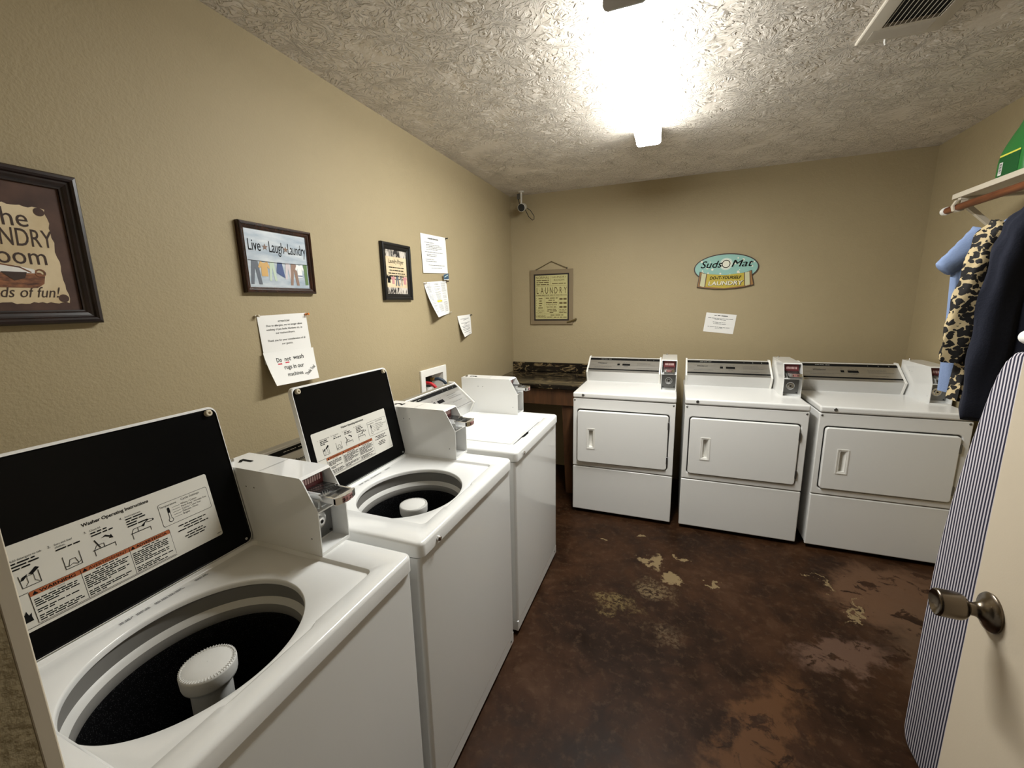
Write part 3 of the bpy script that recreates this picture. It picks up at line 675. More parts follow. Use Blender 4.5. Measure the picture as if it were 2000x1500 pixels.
# ------------------------------------------------------------------ pictures and papers
LW = lambda b, y, z: b.frame((0, y, z), (0, 1, 0), (0, 0, 1))         # left wall: drawing plane, right = +y
BW = lambda b, x, z: b.frame((x, RD, z), (1, 0, 0), (0, 0, 1))        # back wall: right = +x
def picture_frame(r, y0, y1, z0, z1, w, depth, mat, step=True):
    c = ((y0+y1)/2, (z0+z1)/2); o_ = (y0, y1, z0, z1, .0005); A = angles(c, 8, o_)
    A = [atan2(zz-c[1], yy-c[0]) % (2*pi) for yy in (y0, y1) for zz in (z0, z1)]; A.sort()
    L = lambda d, x_: [(x_, py, pz) for py, pz in [(c[0]+(p_-c[0])*((y1-y0)/2-d)/((y1-y0)/2), c[1]+(q_-c[1])*((z1-z0)/2-d)/((z1-z0)/2)) for p_, q_ in ((y0, z0), (y1, z0), (y1, z1), (y0, z1))]]
    ls = [L(0, .001), L(0, depth*.75), L(w*.10, depth*.95), L(w*.28, depth), L(w*.42, depth*.9), L(w*.5, depth*.72), L(w*.62, depth*.70), L(w*.80, depth*.62), L(w*.9, depth*.52), L(w, depth*.5), L(w, depth*.28)]
    return M().loft(ls, mat)
# brown 'laundry room' picture, mostly left of the view
y0, y1, z0, z1 = .478, .776, 1.525, 1.885
r = thing('framed_picture', 'large dark framed laundry room print with a basket, nearest the doorway', 'picture', (0, (y0+y1)/2, z0))
at(picture_frame(r, y0, y1, z0, z1, .034, .026, 'black_brown_frame'), r).build('frame', r, sharp=10)
b = LW(M(), 0, 0); b.rect(y0+.03, y1-.03, z0+.03, z1-.03, 'mat_brown', .008)
rag = []
Y0, Y1, Z0, Z1 = .532, .722, 1.576, 1.80
for k in range(26): rag.append((Y0+(Y1-Y0)*k/26, Z0+random.uniform(-.002, .003)))
for k in range(20): rag.append((Y1+random.uniform(-.003, .003)-(.012*k/20), Z0+(Z1-Z0)*k/20))
for k in range(24): rag.append((Y1-.012-(Y1-Y0-.024)*k/24, Z1+random.uniform(-.003, .002)))
for k in range(20): rag.append((Y0+.012*(1-k/20)+random.uniform(-.003, .003), Z1-(Z1-Z0)*k/20))
b.poly(rag, 'parchment', .0086)
for yy, zz in ((.699, 1.790), (.711, 1.588), (.552, 1.79), (.543, 1.588)): b.disc(yy, zz, .0095, 'mat_brown', .0092)
k = 'brown_ink'
b.text('The', .640, 1.752, .058, k, .0092, width=.074); b.text('LAUNDRY', .636, 1.708, .058, k, .0092, width=.152, shear=.08)
b.text('Room', .640, 1.667, .056, k, .0092, width=.108); b.text('Loads of fun!', .633, 1.590, .036, k, .0092, shear=.35, width=.142)
b.poly([(.570, 1.612), (.668, 1.612), (.681, 1.622), (.685, 1.640), (.678, 1.648), (.562, 1.648), (.556, 1.622)], 'wicker', .0092)
b.poly([(.566, 1.646), (.672, 1.646), (.668, 1.655), (.64, 1.662), (.60, 1.663), (.572, 1.658)], 'paper', .0096).line([(.57, 1.648), (.585, 1.660), (.615, 1.664), (.645, 1.659), (.662, 1.648)], .003, 'wicker', .0098)
b.poly([(.612, 1.648), (.655, 1.648), (.650, 1.634), (.632, 1.628)], k, .0098); b.ring(.678, 1.647, .008, .003, 'wicker', .0098)
at(b, r).build('print', r)
# live laugh laundry
y0, y1, z0, z1 = 1.196, 1.508, 1.611, 1.859
r = thing('framed_picture', 'walnut framed print of clothes on a line above the attention notice', 'picture', (0, (y0+y1)/2, z0))
at(picture_frame(r, y0, y1, z0, z1, .022, .022, 'dark_walnut'), r).build('frame', r, sharp=10)
b = LW(M(), 0, 0); b.rect(y0+.018, y1-.018, z0+.018, z1-.018, 'painted_sky', .008)
k = 'brown_ink'; l = .0086
b.text('Live', 1.254, 1.762, .058, 'black_print', l, width=.050).text('Laugh', 1.346, 1.762, .058, 'black_print', l, width=.064).text('Laundry', 1.438, 1.762, .058, 'black_print', l, width=.084)
for yy in (1.297, 1.387):
    b.poly([(yy+.013*(1 if j % 2 == 0 else .42)*cos(pi/2+2*pi*j/10), 1.778+.013*(1 if j % 2 == 0 else .42)*sin(pi/2+2*pi*j/10)) for j in range(10)], 'star_brown', l)
lz = 1.727
b.line([(1.222, lz), (1.35, lz-.003), (1.484, lz)], .0016, 'black_print', .0094)
def trousers(yy, w, h, m_): b.poly([(yy-w*.3, lz), (yy+w*.3, lz), (yy+w*.55, lz-h), (yy+w*.22, lz-h), (yy, lz-h*.3), (yy-w*.25, lz-h), (yy-w*.55, lz-h)], m_, l)
def shirt(yy, w, h, m_): b.poly([(yy-w*.35, lz), (yy-w*.1, lz-.006), (yy+w*.1, lz-.006), (yy+w*.35, lz), (yy+w*.62, lz-h*.4), (yy+w*.45, lz-h*.5), (yy+w*.32, lz-h*.34), (yy+w*.34, lz-h), (yy-w*.34, lz-h), (yy-w*.32, lz-h*.34), (yy-w*.45, lz-h*.5), (yy-w*.62, lz-h*.4)], m_, l)
trousers(1.247, .042, .085, 'cloth_grey'); shirt(1.284, .040, .055, 'cloth_tan'); trousers(1.318, .030, .07, 'cloth_mint')
b.poly([(1.342, lz), (1.362, lz), (1.372, lz-.058), (1.335, lz-.040), (1.336, lz-.03)], 'cloth_blue', l)
trousers(1.388, .030, .062, 'cloth_pink'); trousers(1.415, .038, .084, 'cloth_brown'); shirt(1.443, .034, .052, 'cloth_white'); b.rect(1.432, 1.454, lz-.048, lz-.044, 'cloth_blue', .0092)
b.poly([(1.462, lz), (1.482, lz), (1.480, lz-.03), (1.481, lz-.08), (1.466, lz-.082), (1.465, lz-.03)], 'cloth_green', l)
at(b, r).build('print', r)
# laundry prayer
y0, y1, z0, z1 = 1.967, 2.221, 1.586, 1.886
r = thing('framed_picture', 'black framed laundry prayer print beside the white rules notice', 'picture', (0, (y0+y1)/2, z0))
at(picture_frame(r, y0, y1, z0, z1, .034, .022, 'black_frame'), r).build('frame', r, sharp=10)
b = LW(M(), 0, 0); b.rect(y0+.03, y1-.03, z0+.03, z1-.03, 'parchment', .007); ym = (y0+y1)/2
b.rect(y0+.034, y1-.034, z1-.070, z1-.034, 'zebra_print', .0076).rect(y0+.034, y1-.034, z0+.034, z0+.068, 'zebra_print', .0076)
b.text('Laundry Prayer', ym, z1-.104, .033, 'black_print', .0078, shear=.25, width=.135)
for j, f in enumerate((.9, .82, .98, .85, 1)): b.scrib(y0+.052, y1-.052, z1-.128-j*.0155, .0062, 'black_print', .0078, True, f)
lz = z0+.132; b.line([(y0+.036, lz), (y1-.036, lz+.002)], .0016, 'black_print', .0082); l = .0078
shirt(y0+.055, .034, .04, 'black_print'); shirt(y0+.092, .03, .045, 'rose'); trousers(y0+.128, .030, .055, 'cloth_grey'); trousers(y0+.162, .028, .055, 'zebra_print'); shirt(y0+.198, .034, .045, 'rose')
at(b, r).build('print', r)

def paper(name, label, pts, wall, draw, cat='notice', curl=None, n=8):
    """a thin sheet: four corners TL,TR,BR,BL in wall coordinates; curl(u,v) = lift from the wall"""
    r = M(); curl = curl or (lambda u, v: 0)
    def W_(a, z, l): return Vector((l, a, z)) if wall == 'L' else Vector((a, RD-l, z))
    (ax, az), (bx, bz), (cx, cz), (dx, dz) = pts
    def S_(u, v, extra=0):
        a = (ax*(1-u)+bx*u)*v+(dx*(1-u)+cx*u)*(1-v); z = (az*(1-u)+bz*u)*v+(dz*(1-u)+cz*u)*(1-v)
        return W_(a, z, .002+curl(u, v)+extra)
    g = [[S_(i/n, j/n) for i in range(n+1)] for j in range(n+1)]; g2 = [[S_(i/n, j/n, -.0008) for i in range(n+1)] for j in range(n+1)]
    vs = [p for row in g for p in row]+[p for row in g2 for p in row]; K = (n+1)**2; fs = []
    for j in range(n):
        for i in range(n):
            a = j*(n+1)+i; q = (a, a+1, a+n+2, a+n+1); fs += [q if wall == 'L' else q, tuple(K+t for t in q[::-1])]
    per = [i for i in range(n+1)]+[j*(n+1)+n for j in range(1, n+1)]+[n*(n+1)+i for i in range(n-1, -1, -1)]+[j*(n+1) for j in range(n-1, 0, -1)]
    for i in range(len(per)):
        a, b2 = per[i], per[(i+1) % len(per)]; fs.append((b2, a, K+a, K+b2))
    r.add(vs, fs, 'paper')
    # drawing: unit coordinates (0..1) on the sheet, bent with it
    t = M(); draw(t); 
    idx = [t.mats[i] for i in t.mi]; 
    for f, m_ in zip(t.f, idx): r.add([S_(t.v[q].x, t.v[q].y, .0007+t.v[q].z) for q in f], [list(range(len(f)))], m_)
    c = sum((v for v in r.v), Vector())/len(r.v); c = W_(c.y if wall == 'L' else c.x, min(v.z for v in r.v), 0)
    r.v = [v-c for v in r.v]; o = r.build(name, sharp=60); o.location = c
    return tag(o, label, cat)
def tx(t, s, x, y, h, w=None, **kw): t.text(s, x, y, h, kw.pop('mat', 'black_print'), 0, width=w, **kw)
def d_rules(t):
    tx(t, 'WASHROOM RULES', .47, .88, .05, .42, bold=.03)
    def row(y, x0, x1, f=1): t.scrib(x0, x1, y, .016, 'grey_print', 0, fill=f)
    row(.785, .12, .50); 
    for y, e in ((.73, .72), (.69, .80), (.65, .80), (.61, .62)): row(y, .18, e)
    row(.54, .12, .84); row(.48, .18, .58); row(.44, .18, .56); row(.35, .12, .45); row(.30, .12, .56); row(.20, .22, .88); row(.13, .32, .78)
paper('rules_notice', 'white rules notice pinned above the smaller price sheet', [(2.358, 1.981), (2.655, 1.992), (2.660, 1.764), (2.362, 1.750)], 'L', d_rules, curl=lambda u, v: .004*(1-v))
def d_att(t):
    tx(t, 'ATTENTION!', .50, .845, .055, .24)
    for y, s, w, xx in ((.765, 'Due to allergies, we no longer allow', .74, .51), (.685, 'washing of pet beds, blankets etc. in', .74, .50), (.605, 'our washers/dryers.', .40, .50), (.455, 'Thank you for your consideration of all', .78, .51), (.375, 'our guests.', .23, .50)): tx(t, s, xx, y, .058, w)
paper('attention_notice', 'white printed attention notice about allergies with a handwritten note at its foot', [(1.232, 1.527), (1.455, 1.534), (1.462, 1.345), (1.238, 1.345)], 'L', d_att, curl=lambda u, v: .006*(1-v))
def d_hand(t):
    for s, xx, yy, w in (('Do', .24, .68, .10), ('not', .41, .69, .13), ('wash', .64, .71, .22)): tx(t, s, xx, yy, .19, w, shear=.15, bold=.008)
    t.rect(.20, .28, .60, .64, 'red_ink', 0); t.rect(.35, .43, .62, .66, 'red_ink', 0)
    tx(t, 'rugs in our', .50, .44, .19, .42, shear=.1, bold=.008); tx(t, 'machines', .48, .22, .17, .34, shear=.1, bold=.008)
    tx(t, 'Thank You!', .86, .27, .13, .34, shear=.15, bold=.008, rot=.8)
paper('handwritten_note', 'handwritten do not wash rugs note hanging below the attention notice', [(1.231, 1.389), (1.466, 1.388), (1.462, 1.258), (1.236, 1.266)], 'L', d_hand, 'note', lambda u, v: .009+.045*(1-v)**1.3*(1-.55*u))
def d_sched(t):
    for x0, x1 in ((.06, .26), (.36, .66), (.70, .96)):
        y = .94
        while y > .10:
            if random.random() < .80: t.scrib(x0, x1, y, .011, 'grey_print', 0, True, random.uniform(.6, 1))
            y -= .031
    t.line([(.05, .86), (.29, .86), (.29, .32), (.05, .32), (.05, .86)], .005, 'grey_print', 0)
    t.rect(.36, .64, .405, .455, 'yellow_ink', -.0003)
paper('price_sheet', 'printed sheet in three columns with a yellow highlight, below the rules notice', [(2.364, 1.694), (2.640, 1.716), (2.668, 1.499), (2.420, 1.480)], 'L', d_sched, 'notice', lambda u, v: .06*max(0, 1-v)**1.6*max(0, 1-u)**1.3)
def d_small(t):
    for y, e in ((.82, .8), (.76, .3), (.62, .85), (.56, .3), (.47, .85), (.41, .8), (.33, .85), (.27, .8), (.18, .8)): t.scrib(.1, .92, y, .022, 'black_print', 0, True, e)
    t.scrib(.72, .88, .07, .022, 'black_print', 0)
paper('small_notice', 'small white notice lowest on the left wall near the corner', [(2.775, 1.477), (2.978, 1.484), (2.990, 1.340), (2.790, 1.327)], 'L', d_small, 'notice', lambda u, v: .045*(1-v)**1.5*(1-u)**1.2)
def d_card(t):
    t.rect(.0, 1, .12, 1, 'card_blue', 0); t.line([(.2, .55), (.8, .75)], .14, 'suds_pale', .0002)
paper('business_card', 'small blue card tucked between the rules notice and the price sheet', [(2.585, 1.750), (2.650, 1.764), (2.652, 1.722), (2.588, 1.716)], 'L', d_card, 'card', lambda u, v: .014)
def d_back(t):
    t.scrib(.28, .74, .87, .045, 'black_print', 0, True); 
    for y, e in ((.73, .98), (.67, .45), (.53, .55), (.45, .5), (.28, .9), (.22, .3)): t.scrib(.08, .92, y, .028, 'grey_print', 0, True, e)
paper('posted_notice', 'tilted white notice on the back wall below the oval sign', [(1.682, 1.455), (1.901, 1.432), (1.884, 1.280), (1.665, 1.303)], 'B', d_back)
def pin(y, z, m_, label, x_=.002):
    b = M().lathe([(.0012, 0), (.0012, .004), (.0052, .004), (.0055, .006), (.003, .0075), (.003, .014), (.0055, .016), (.005, .018), (.0005, .0185)], (0, 0, 0), (1, .35, .12), m_, 14)
    o = b.build('push_pin', sharp=50); o.location = (x_, y, z); tag(o, label, 'push pin', 'push pins in the left wall notices')
pin(1.224, 1.526, 'pin_clear', 'clear push pin at the top left corner of the attention notice')
pin(1.450, 1.527, 'pin_orange', 'orange push pin at the top right corner of the attention notice')
pin(2.652, 1.986, 'black_frame', 'dark push pin at the top right corner of the rules notice')
pin(2.370, 1.688, 'pin_clear', 'clear push pin at the top left corner of the price sheet')
pin(2.634, 1.709, 'brown_ink', 'dark push pin at the top right corner of the price sheet', .004)
pin(2.660, 1.506, 'pin_clear', 'clear push pin at the bottom right corner of the price sheet')
pin(2.970, 1.478, 'black_frame', 'dark push pin at the top right corner of the small low notice')

# wall hung laundry sign
r = thing('hanging_sign', 'rectangular laundry word sign in a tan frame, hung from a twisted wire', 'sign', (.385, RD, 1.36))
b = M(); SX0, SX1, SZ0, SZ1 = .185, .586, 1.362, 1.852
at(b.box(SX0, SX1, RD-.016, RD-.001, SZ0, SZ1, 'sign_tan'), r).build('frame', r, bevel=.003)
b = M().frame((0, RD-.016, 0), (1, 0, 0), (0, 0, 1)); b.rect(.222, .551, 1.397, 1.816, 'sign_dark', .0006).rect(.236, .538, 1.411, 1.803, 'sign_yellow', .0012)
k, l = 'sign_ink', .0018
b.text('NORMAL', .305, 1.772, .032, k, l, width=.125).text('LAUNDRY', .460, 1.777, .022, k, l, width=.135).text('ROOM', .460, 1.750, .024, k, l, width=.095)
for j in range(3): b.scrib(.247, .365, 1.755-j*.018, .010, k, l)
b.scrib(.395, .525, 1.724, .010, k, l); b.rect(.378, .3793, 1.72, 1.798, k, l); b.rect(.24, .534, 1.708, 1.7095, k, l).rect(.24, .534, 1.616, 1.6175, k, l).rect(.24, .534, 1.458, 1.4595, k, l)
for j, ch in enumerate('LAUNDRY'):
    xx = .257+j*.0435; b.text(ch, xx, 1.640, .082, k, l, sx=.52, bold=.004)
    if j < 6: b.disc(xx+.0217, 1.668, .003, k, l, n=8)
b.scrib(.245, .53, 1.624, .007, k, l)
for j, s in enumerate(('Wash', 'and', 'Fold', 'Dry', 'Starch', '', '')): 
    if s: b.scrib(.262, .308, 1.593-j*.021, .011, k, l, True, (.8, .5, .7, .6, .95)[j])
b.text('OUT THE', .285, 1.487, .014, k, l); b.text('DIRT', .285, 1.466, .022, k, l, width=.055)
for j in range(7): b.rect(.243, .247, 1.597-j*.021, 1.602-j*.021, k, l)
for xx in (.325, .455): b.rect(xx, xx+.001, 1.460, 1.616, k, l)
b.scrib(.332, .45, 1.596, .011, k, l, True, .95).scrib(.332, .45, 1.577, .011, k, l, True, .5).scrib(.332, .45, 1.556, .012, k, l, True, .9)
b.text('MISSING', .390, 1.538, .018, k, l, width=.10).text('SOCK', .390, 1.510, .030, k, l, width=.095).scrib(.34, .445, 1.496, .009, k, l, True, .8).scrib(.34, .445, 1.482, .009, k, l, True, .9).scrib(.34, .445, 1.468, .008, k, l, True, .4)
for a_, c_ in ((.478, 'FLUFF'), (.515, 'DRY'), ):
    for j in range(3): b.scrib(a_-.015, a_+.015, 1.583-j*.036, .022, k, l)
for j in range(3): b.scrib(.462, .53, 1.495-j*.014, .007, k, l)
b.text('WARNING:', .288, 1.423, .036, k, l, width=.100).text('LAUNDRY', .372, 1.423, .017, k, l, width=.055, bold=.02).scrib(.41, .532, 1.424, .010, k, l).scrib(.38, .50, 1.444, .010, k, l)
at(b, r).build('sign_face', r)
ch = M(); p0, p1, p2 = Vector((.243, RD-.010, 1.856)), Vector((.385, RD-.006, 1.922)), Vector((.530, RD-.010, 1.860))
for a_, c_ in ((p0, p1), (p1, p2)):
    for ph in (0, pi):
        ch.tube([a_.lerp(c_, t/40)+Vector((0, 0, 1))*.0035*sin(t*1.25+ph)+Vector((0, 1, 0))*.0025*cos(t*1.25+ph) for t in range(41)], .0017, 'sign_ink', 6)
for p_ in (p0, p2): ch.tube([p_+Vector((0, 0, .004)), p_-Vector((0, 0, .008))], .005, 'sign_dark', 8)
at(ch, r).build('hanging_wire', r)
at(M().tube([(.535, RD-.020, 1.382), (.575, RD-.022, 1.392), (.622, RD-.022, 1.412)], [.006, .007, .008], 'sign_ink', 8), r).build('wooden_stick', r)

# oval suds sign
r = thing('oval_sign', 'teal oval suds o mat sign with a yellow laundry banner on the back wall', 'sign', (1.797, RD, 1.63))
cx, cz, rx, rz = 1.797, 1.796, .228, .110
ov = lambda k, a0=0, n=72: [(cx+rx*k*cos(2*pi*j/n), cz+(rz+rx*(k-1))*sin(2*pi*j/n)) for j in range(n)]
at(M().prism(ov(1), RD-.010, RD-.001, 'suds_rim', 'y'), r).build('oval_panel', r)
ban = [(1.612, 1.776), (1.66, 1.758), (1.72, 1.747), (1.797, 1.743), (1.875, 1.747), (1.935, 1.757), (1.979, 1.772), (1.984, 1.73), (1.992, 1.70), (2.001, 1.662), (1.94, 1.646), (1.87, 1.637), (1.80, 1.634), (1.72, 1.637), (1.65, 1.645), (1.597, 1.655), (1.604, 1.70), (1.609, 1.74)]
at(M().prism(ban, RD-.015, RD-.0015, 'suds_rim', 'y'), r).build('banner_panel', r)
b = M().frame((0, RD-.010, 0), (1, 0, 0), (0, 0, 1))
b.poly(ov(.965), 'suds_teal', .0005)
for j in range(26):
    a_ = random.uniform(0, 2*pi); q_ = random.uniform(.3, .88); b.disc(cx+rx*q_*cos(a_), cz+rz*q_*sin(a_)+.012, random.uniform(.003, .010), 'bubble', .0008+.00001*j, n=14)
b.disc(1.798, 1.826, .046, 'suds_pale', .0012).disc(1.798, 1.826, .036, 'bubble', .0014)
b.ring(1.798, 1.826, .0275, .0055, 'black_print', .0018)
b.text('Suds', 1.690, 1.802, .074, 'black_print', .0018, shear=.3, bold=.012, width=.155).text('Mat', 1.901, 1.802, .074, 'black_print', .0018, shear=.3, width=.148).text('Mat', 1.9035, 1.8028, .074, 'black_print', .0021, shear=.3, width=.148)
b.frame((0, RD-.015, 0), (1, 0, 0), (0, 0, 1)); mid = (1.797, 1.70)
b.poly([(mid[0]+(p_[0]-mid[0])*.975, mid[1]+(p_[1]-mid[1])*.93) for p_ in ban], 'banner_wood', .0005)
def seg(xa, xb, m_, li): b.poly([(xa, 1.742+abs(xa-1.797)**2*.75), ((xa+xb)/2, 1.742+abs((xa+xb)/2-1.797)**2*.75), (xb, 1.742+abs(xb-1.797)**2*.75), (xb+(xb-1.797)*.06, 1.648+abs(xb-1.797)**2*.6), ((xa+xb)/2, 1.642+abs((xa+xb)/2-1.797)**2*.6), (xa+(xa-1.797)*.06, 1.648+abs(xa-1.797)**2*.6)], m_, li)
seg(1.629, 1.661, 'banner_cream', .0008); seg(1.932, 1.962, 'banner_cream', .0008); seg(1.668, 1.926, 'banner', .0008)
for xx in (1.664, 1.625, 1.929, 1.966): b.line([(xx, 1.755), (xx+(xx-1.797)*.07, 1.655)], .004, 'suds_rim', .0011)
b.text('DO-IT-YOURSELF', 1.797, 1.712, .031, 'black_print', .0012, shear=.2, bold=.03, width=.222)
b.text('LAUNDRY', 1.799, 1.664, .046, 'suds_rim', .0012, shear=.12, bold=.04, width=.254).text('LAUNDRY', 1.797, 1.666, .044, 'bubble', .0016, shear=.12, bold=.012, width=.243)
at(b, r).build('sign_face', r)

# ------------------------------------------------------------------ washer hook-up box and hoses
r = thing('outlet_box', 'white recessed washer hook-up box in the left wall behind the washers', 'outlet box', (0, 2.41, .9))
y0, y1, z0, z1 = 2.262, 2.566, .862, 1.160
c = ((y0+y1)/2, (z0+z1)/2); o_ = (y0, y1, z0, z1, .004); i_ = (HY0+.003, HY1-.003, HZ0+.003, HZ1-.003, .003); A = angles(c, 24, o_, i_)
L = lambda rc, x_, d=0: [(x_, py, pz) for py, pz in rr_loop(c, A, rc[0]+d, rc[1]-d, rc[2]+d, rc[3]-d, rc[4])]
at(M().loft([L(o_, .001), L(o_, .010), L(o_, .012, .002), L(i_, .012, -.002), L(i_, .010)], 'white_plastic'), r).build('face_frame', r, sharp=20)
at(M().loft([L(i_, .010), L(i_, -.085)], 'white_plastic', False, True), r).build('recess', r, sharp=20)
v = M().box(-.084, -.045, 2.425, 2.470, 1.045, 1.098, 'dark_rubber').box(-.06, -.03, 2.415, 2.452, 1.03, 1.046, 'dark_rubber').tube([(-.05, 2.455, 1.075), (-.012, 2.455, 1.0765)], .012, 'brass', 12)
at(v, r).build('valve', r)
at(M().tube([(-.084, 2.357, 1.069), (-.018, 2.357, 1.069)], .010, 'brass', 10), r).build('valve', r)
def bez(p, n=22):
    p = [Vector(q) for q in p]; out = []
    for i in range(len(p)-1):
        a, b_, c_, d_ = p[max(i-1, 0)], p[i], p[i+1], p[min(i+2, len(p)-1)]
        for k in range(n):
            t = k/n; out.append(.5*((2*b_)+(c_-a)*t+(2*a-5*b_+4*c_-d_)*t*t+(3*b_-a-3*c_+d_)*t**3))
    return out+[p[-1]]
o = M().tube(bez([(-.024, 2.357, 1.069), (.018, 2.356, 1.066), (.045, 2.365, 1.041), (.058, 2.377, 1.0), (.066, 2.385, .85), (.08, 2.42, .5), (.13, 2.40, .35)]), .0105, 'hose_red', 12).build('water_hose'); tag(o, 'red hot water hose from the hook-up box to the third washer', 'hose')
o = M().tube(bez([(-.016, 2.455, 1.076), (.02, 2.457, 1.079), (.048, 2.472, 1.058), (.060, 2.490, 1.01), (.068, 2.50, .85), (.085, 2.50, .5), (.13, 2.48, .35)]), .0105, 'hose_blue', 12).build('water_hose'); tag(o, 'dark blue cold water hose from the hook-up box to the third washer', 'hose')

# ------------------------------------------------------------------ shelf with rod on the right wall
SF = RW-.302; SY1 = 2.95; SY0 = .55
r = thing('wall_shelf', 'painted white wall shelf with a brown clothes rod on the right wall', 'shelf', (RW, 1.8, 1.97))
at(M().box(SF, RW-.001, SY0, SY1, 2.012, 2.036, 'shelf_paint'), r).build('shelf_board', r, bevel=.002)
RX, RZ = 2.700, 1.968
at(M().tube([(RX, SY0-.02, RZ), (RX, 3.0, RZ)], .0165, 'rod_wood', 20), r).build('clothes_rod', r)
at(M().lathe([(.0005, .022), (.012, .021), (.018, .016), (.0195, .008), (.0195, -.012), (.0165, -.013)], (RX, 3.0, RZ), (0, 1, 0), 'cap_white', 24), r).build('rod_cap', r)
for yy in (2.90, 1.80, .7):
    g = M().box(RW-.014, RW-.001, yy-.014, yy+.014, 1.70, 2.011, 'shelf_paint').box(SF+.006, RW-.014, yy-.012, yy+.012, 2.001, 2.0115, 'shelf_paint')
    g.prism([(SF+.012, 2.001), (SF+.012, 1.985), (RW-.014, 1.715), (RW-.014, 1.735), (SF+.035, 1.99), (SF+.035, 2.001)], yy-.010, yy+.010, 'shelf_paint', 'y')
    g.prism([(SF-.006, 2.001), (SF-.018, 1.975), (SF-.012, 1.952), (RX-.004, 1.945), (RX+.02, 1.952), (RX+.02, 1.958), (RX-.004, 1.951), (SF-.008, 1.957), (SF-.012, 1.975), (SF+.004, 2.001)], yy-.010, yy+.010, 'shelf_paint', 'y')
    at(g, r).build('bracket', r, sharp=20)

# detergent jug
r = thing('detergent_jug', 'green detergent jug with a dark cap on the wall shelf', 'bottle', (2.825, 2.735, 2.0365))
jl = []
for z, hx, hy, ox in ((0, .045, .095, 0), (.006, .052, .104, 0), (.03, .055, .108, 0), (.09, .055, .107, 0), (.13, .053, .098, 0), (.16, .050, .082, -.004), (.19, .045, .066, -.01), (.22, .036, .050, -.014), (.245, .030, .040, -.016), (.255, .026, .032, -.016), (.27, .024, .026, -.016)):
    jl.append([(px, py+ox, z) for px, py in rrect(-hx, hx, -hy, hy, min(hx, hy)*.8, 6)])
M().loft(jl, 'bottle_green', True, True).build('bottle', r, sharp=60)
M().lathe([(.030, .262), (.032, .266), (.032, .305), (.029, .309), (.0005, .309)], (0, -.016, 0), (0, 0, 1), 'dark_rubber', 28).build('cap', r)
b = M().frame((-.0556, 0, 0), (0, -1, 0), (0, 0, 1))
b.rect(-.062, .062, .02, .112, 'label_green', .0004).poly([(-.062, .112), (.062, .112), (.062, .119), (-.062, .119)], 'stripe_yellow', .0006)
b.poly([(-.058, .035), (-.036, .035), (-.034, .088), (-.056, .088)], 'paper', .0008)
for j in range(9): b.rect(-.0545, -.0385, .044+j*.0045, .0458+j*.0045+(j % 3)*.0006, 'black_print', .001)
b.build('product_label', r)

# ------------------------------------------------------------------ clothes on hangers
def hanger(y, label, w=1.):
    o = M()
    pts = [(RX+.012, y, RZ-.020)]
    hook = [(RX+.020*cos(a_)+.000, y, RZ+.020*sin(a_)) for a_ in [radians(q) for q in range(-40, 200, 15)]]
    o.tube(hook[::-1]+[], .0017, 'zinc', 6)
    o.tube([hook[0], (RX+.004, y, RZ-.035), (RX, y, RZ-.085)], .0017, 'zinc', 6)
    tri = [(RX, y, RZ-.085), (RX-.195*w, y, RZ-.165), (RX-.205*w, y, RZ-.176), (RX-.19*w, y, RZ-.18), (RX+.19*w, y, RZ-.18), (RX+.205*w, y, RZ-.176), (RX+.195*w, y, RZ-.165), (RX, y, RZ-.085)]
    o.tube(tri, .0017, 'zinc', 6)
    ob = o.build('wire_hanger'); tag(ob, label, 'hanger', 'wire hangers on the clothes rod')
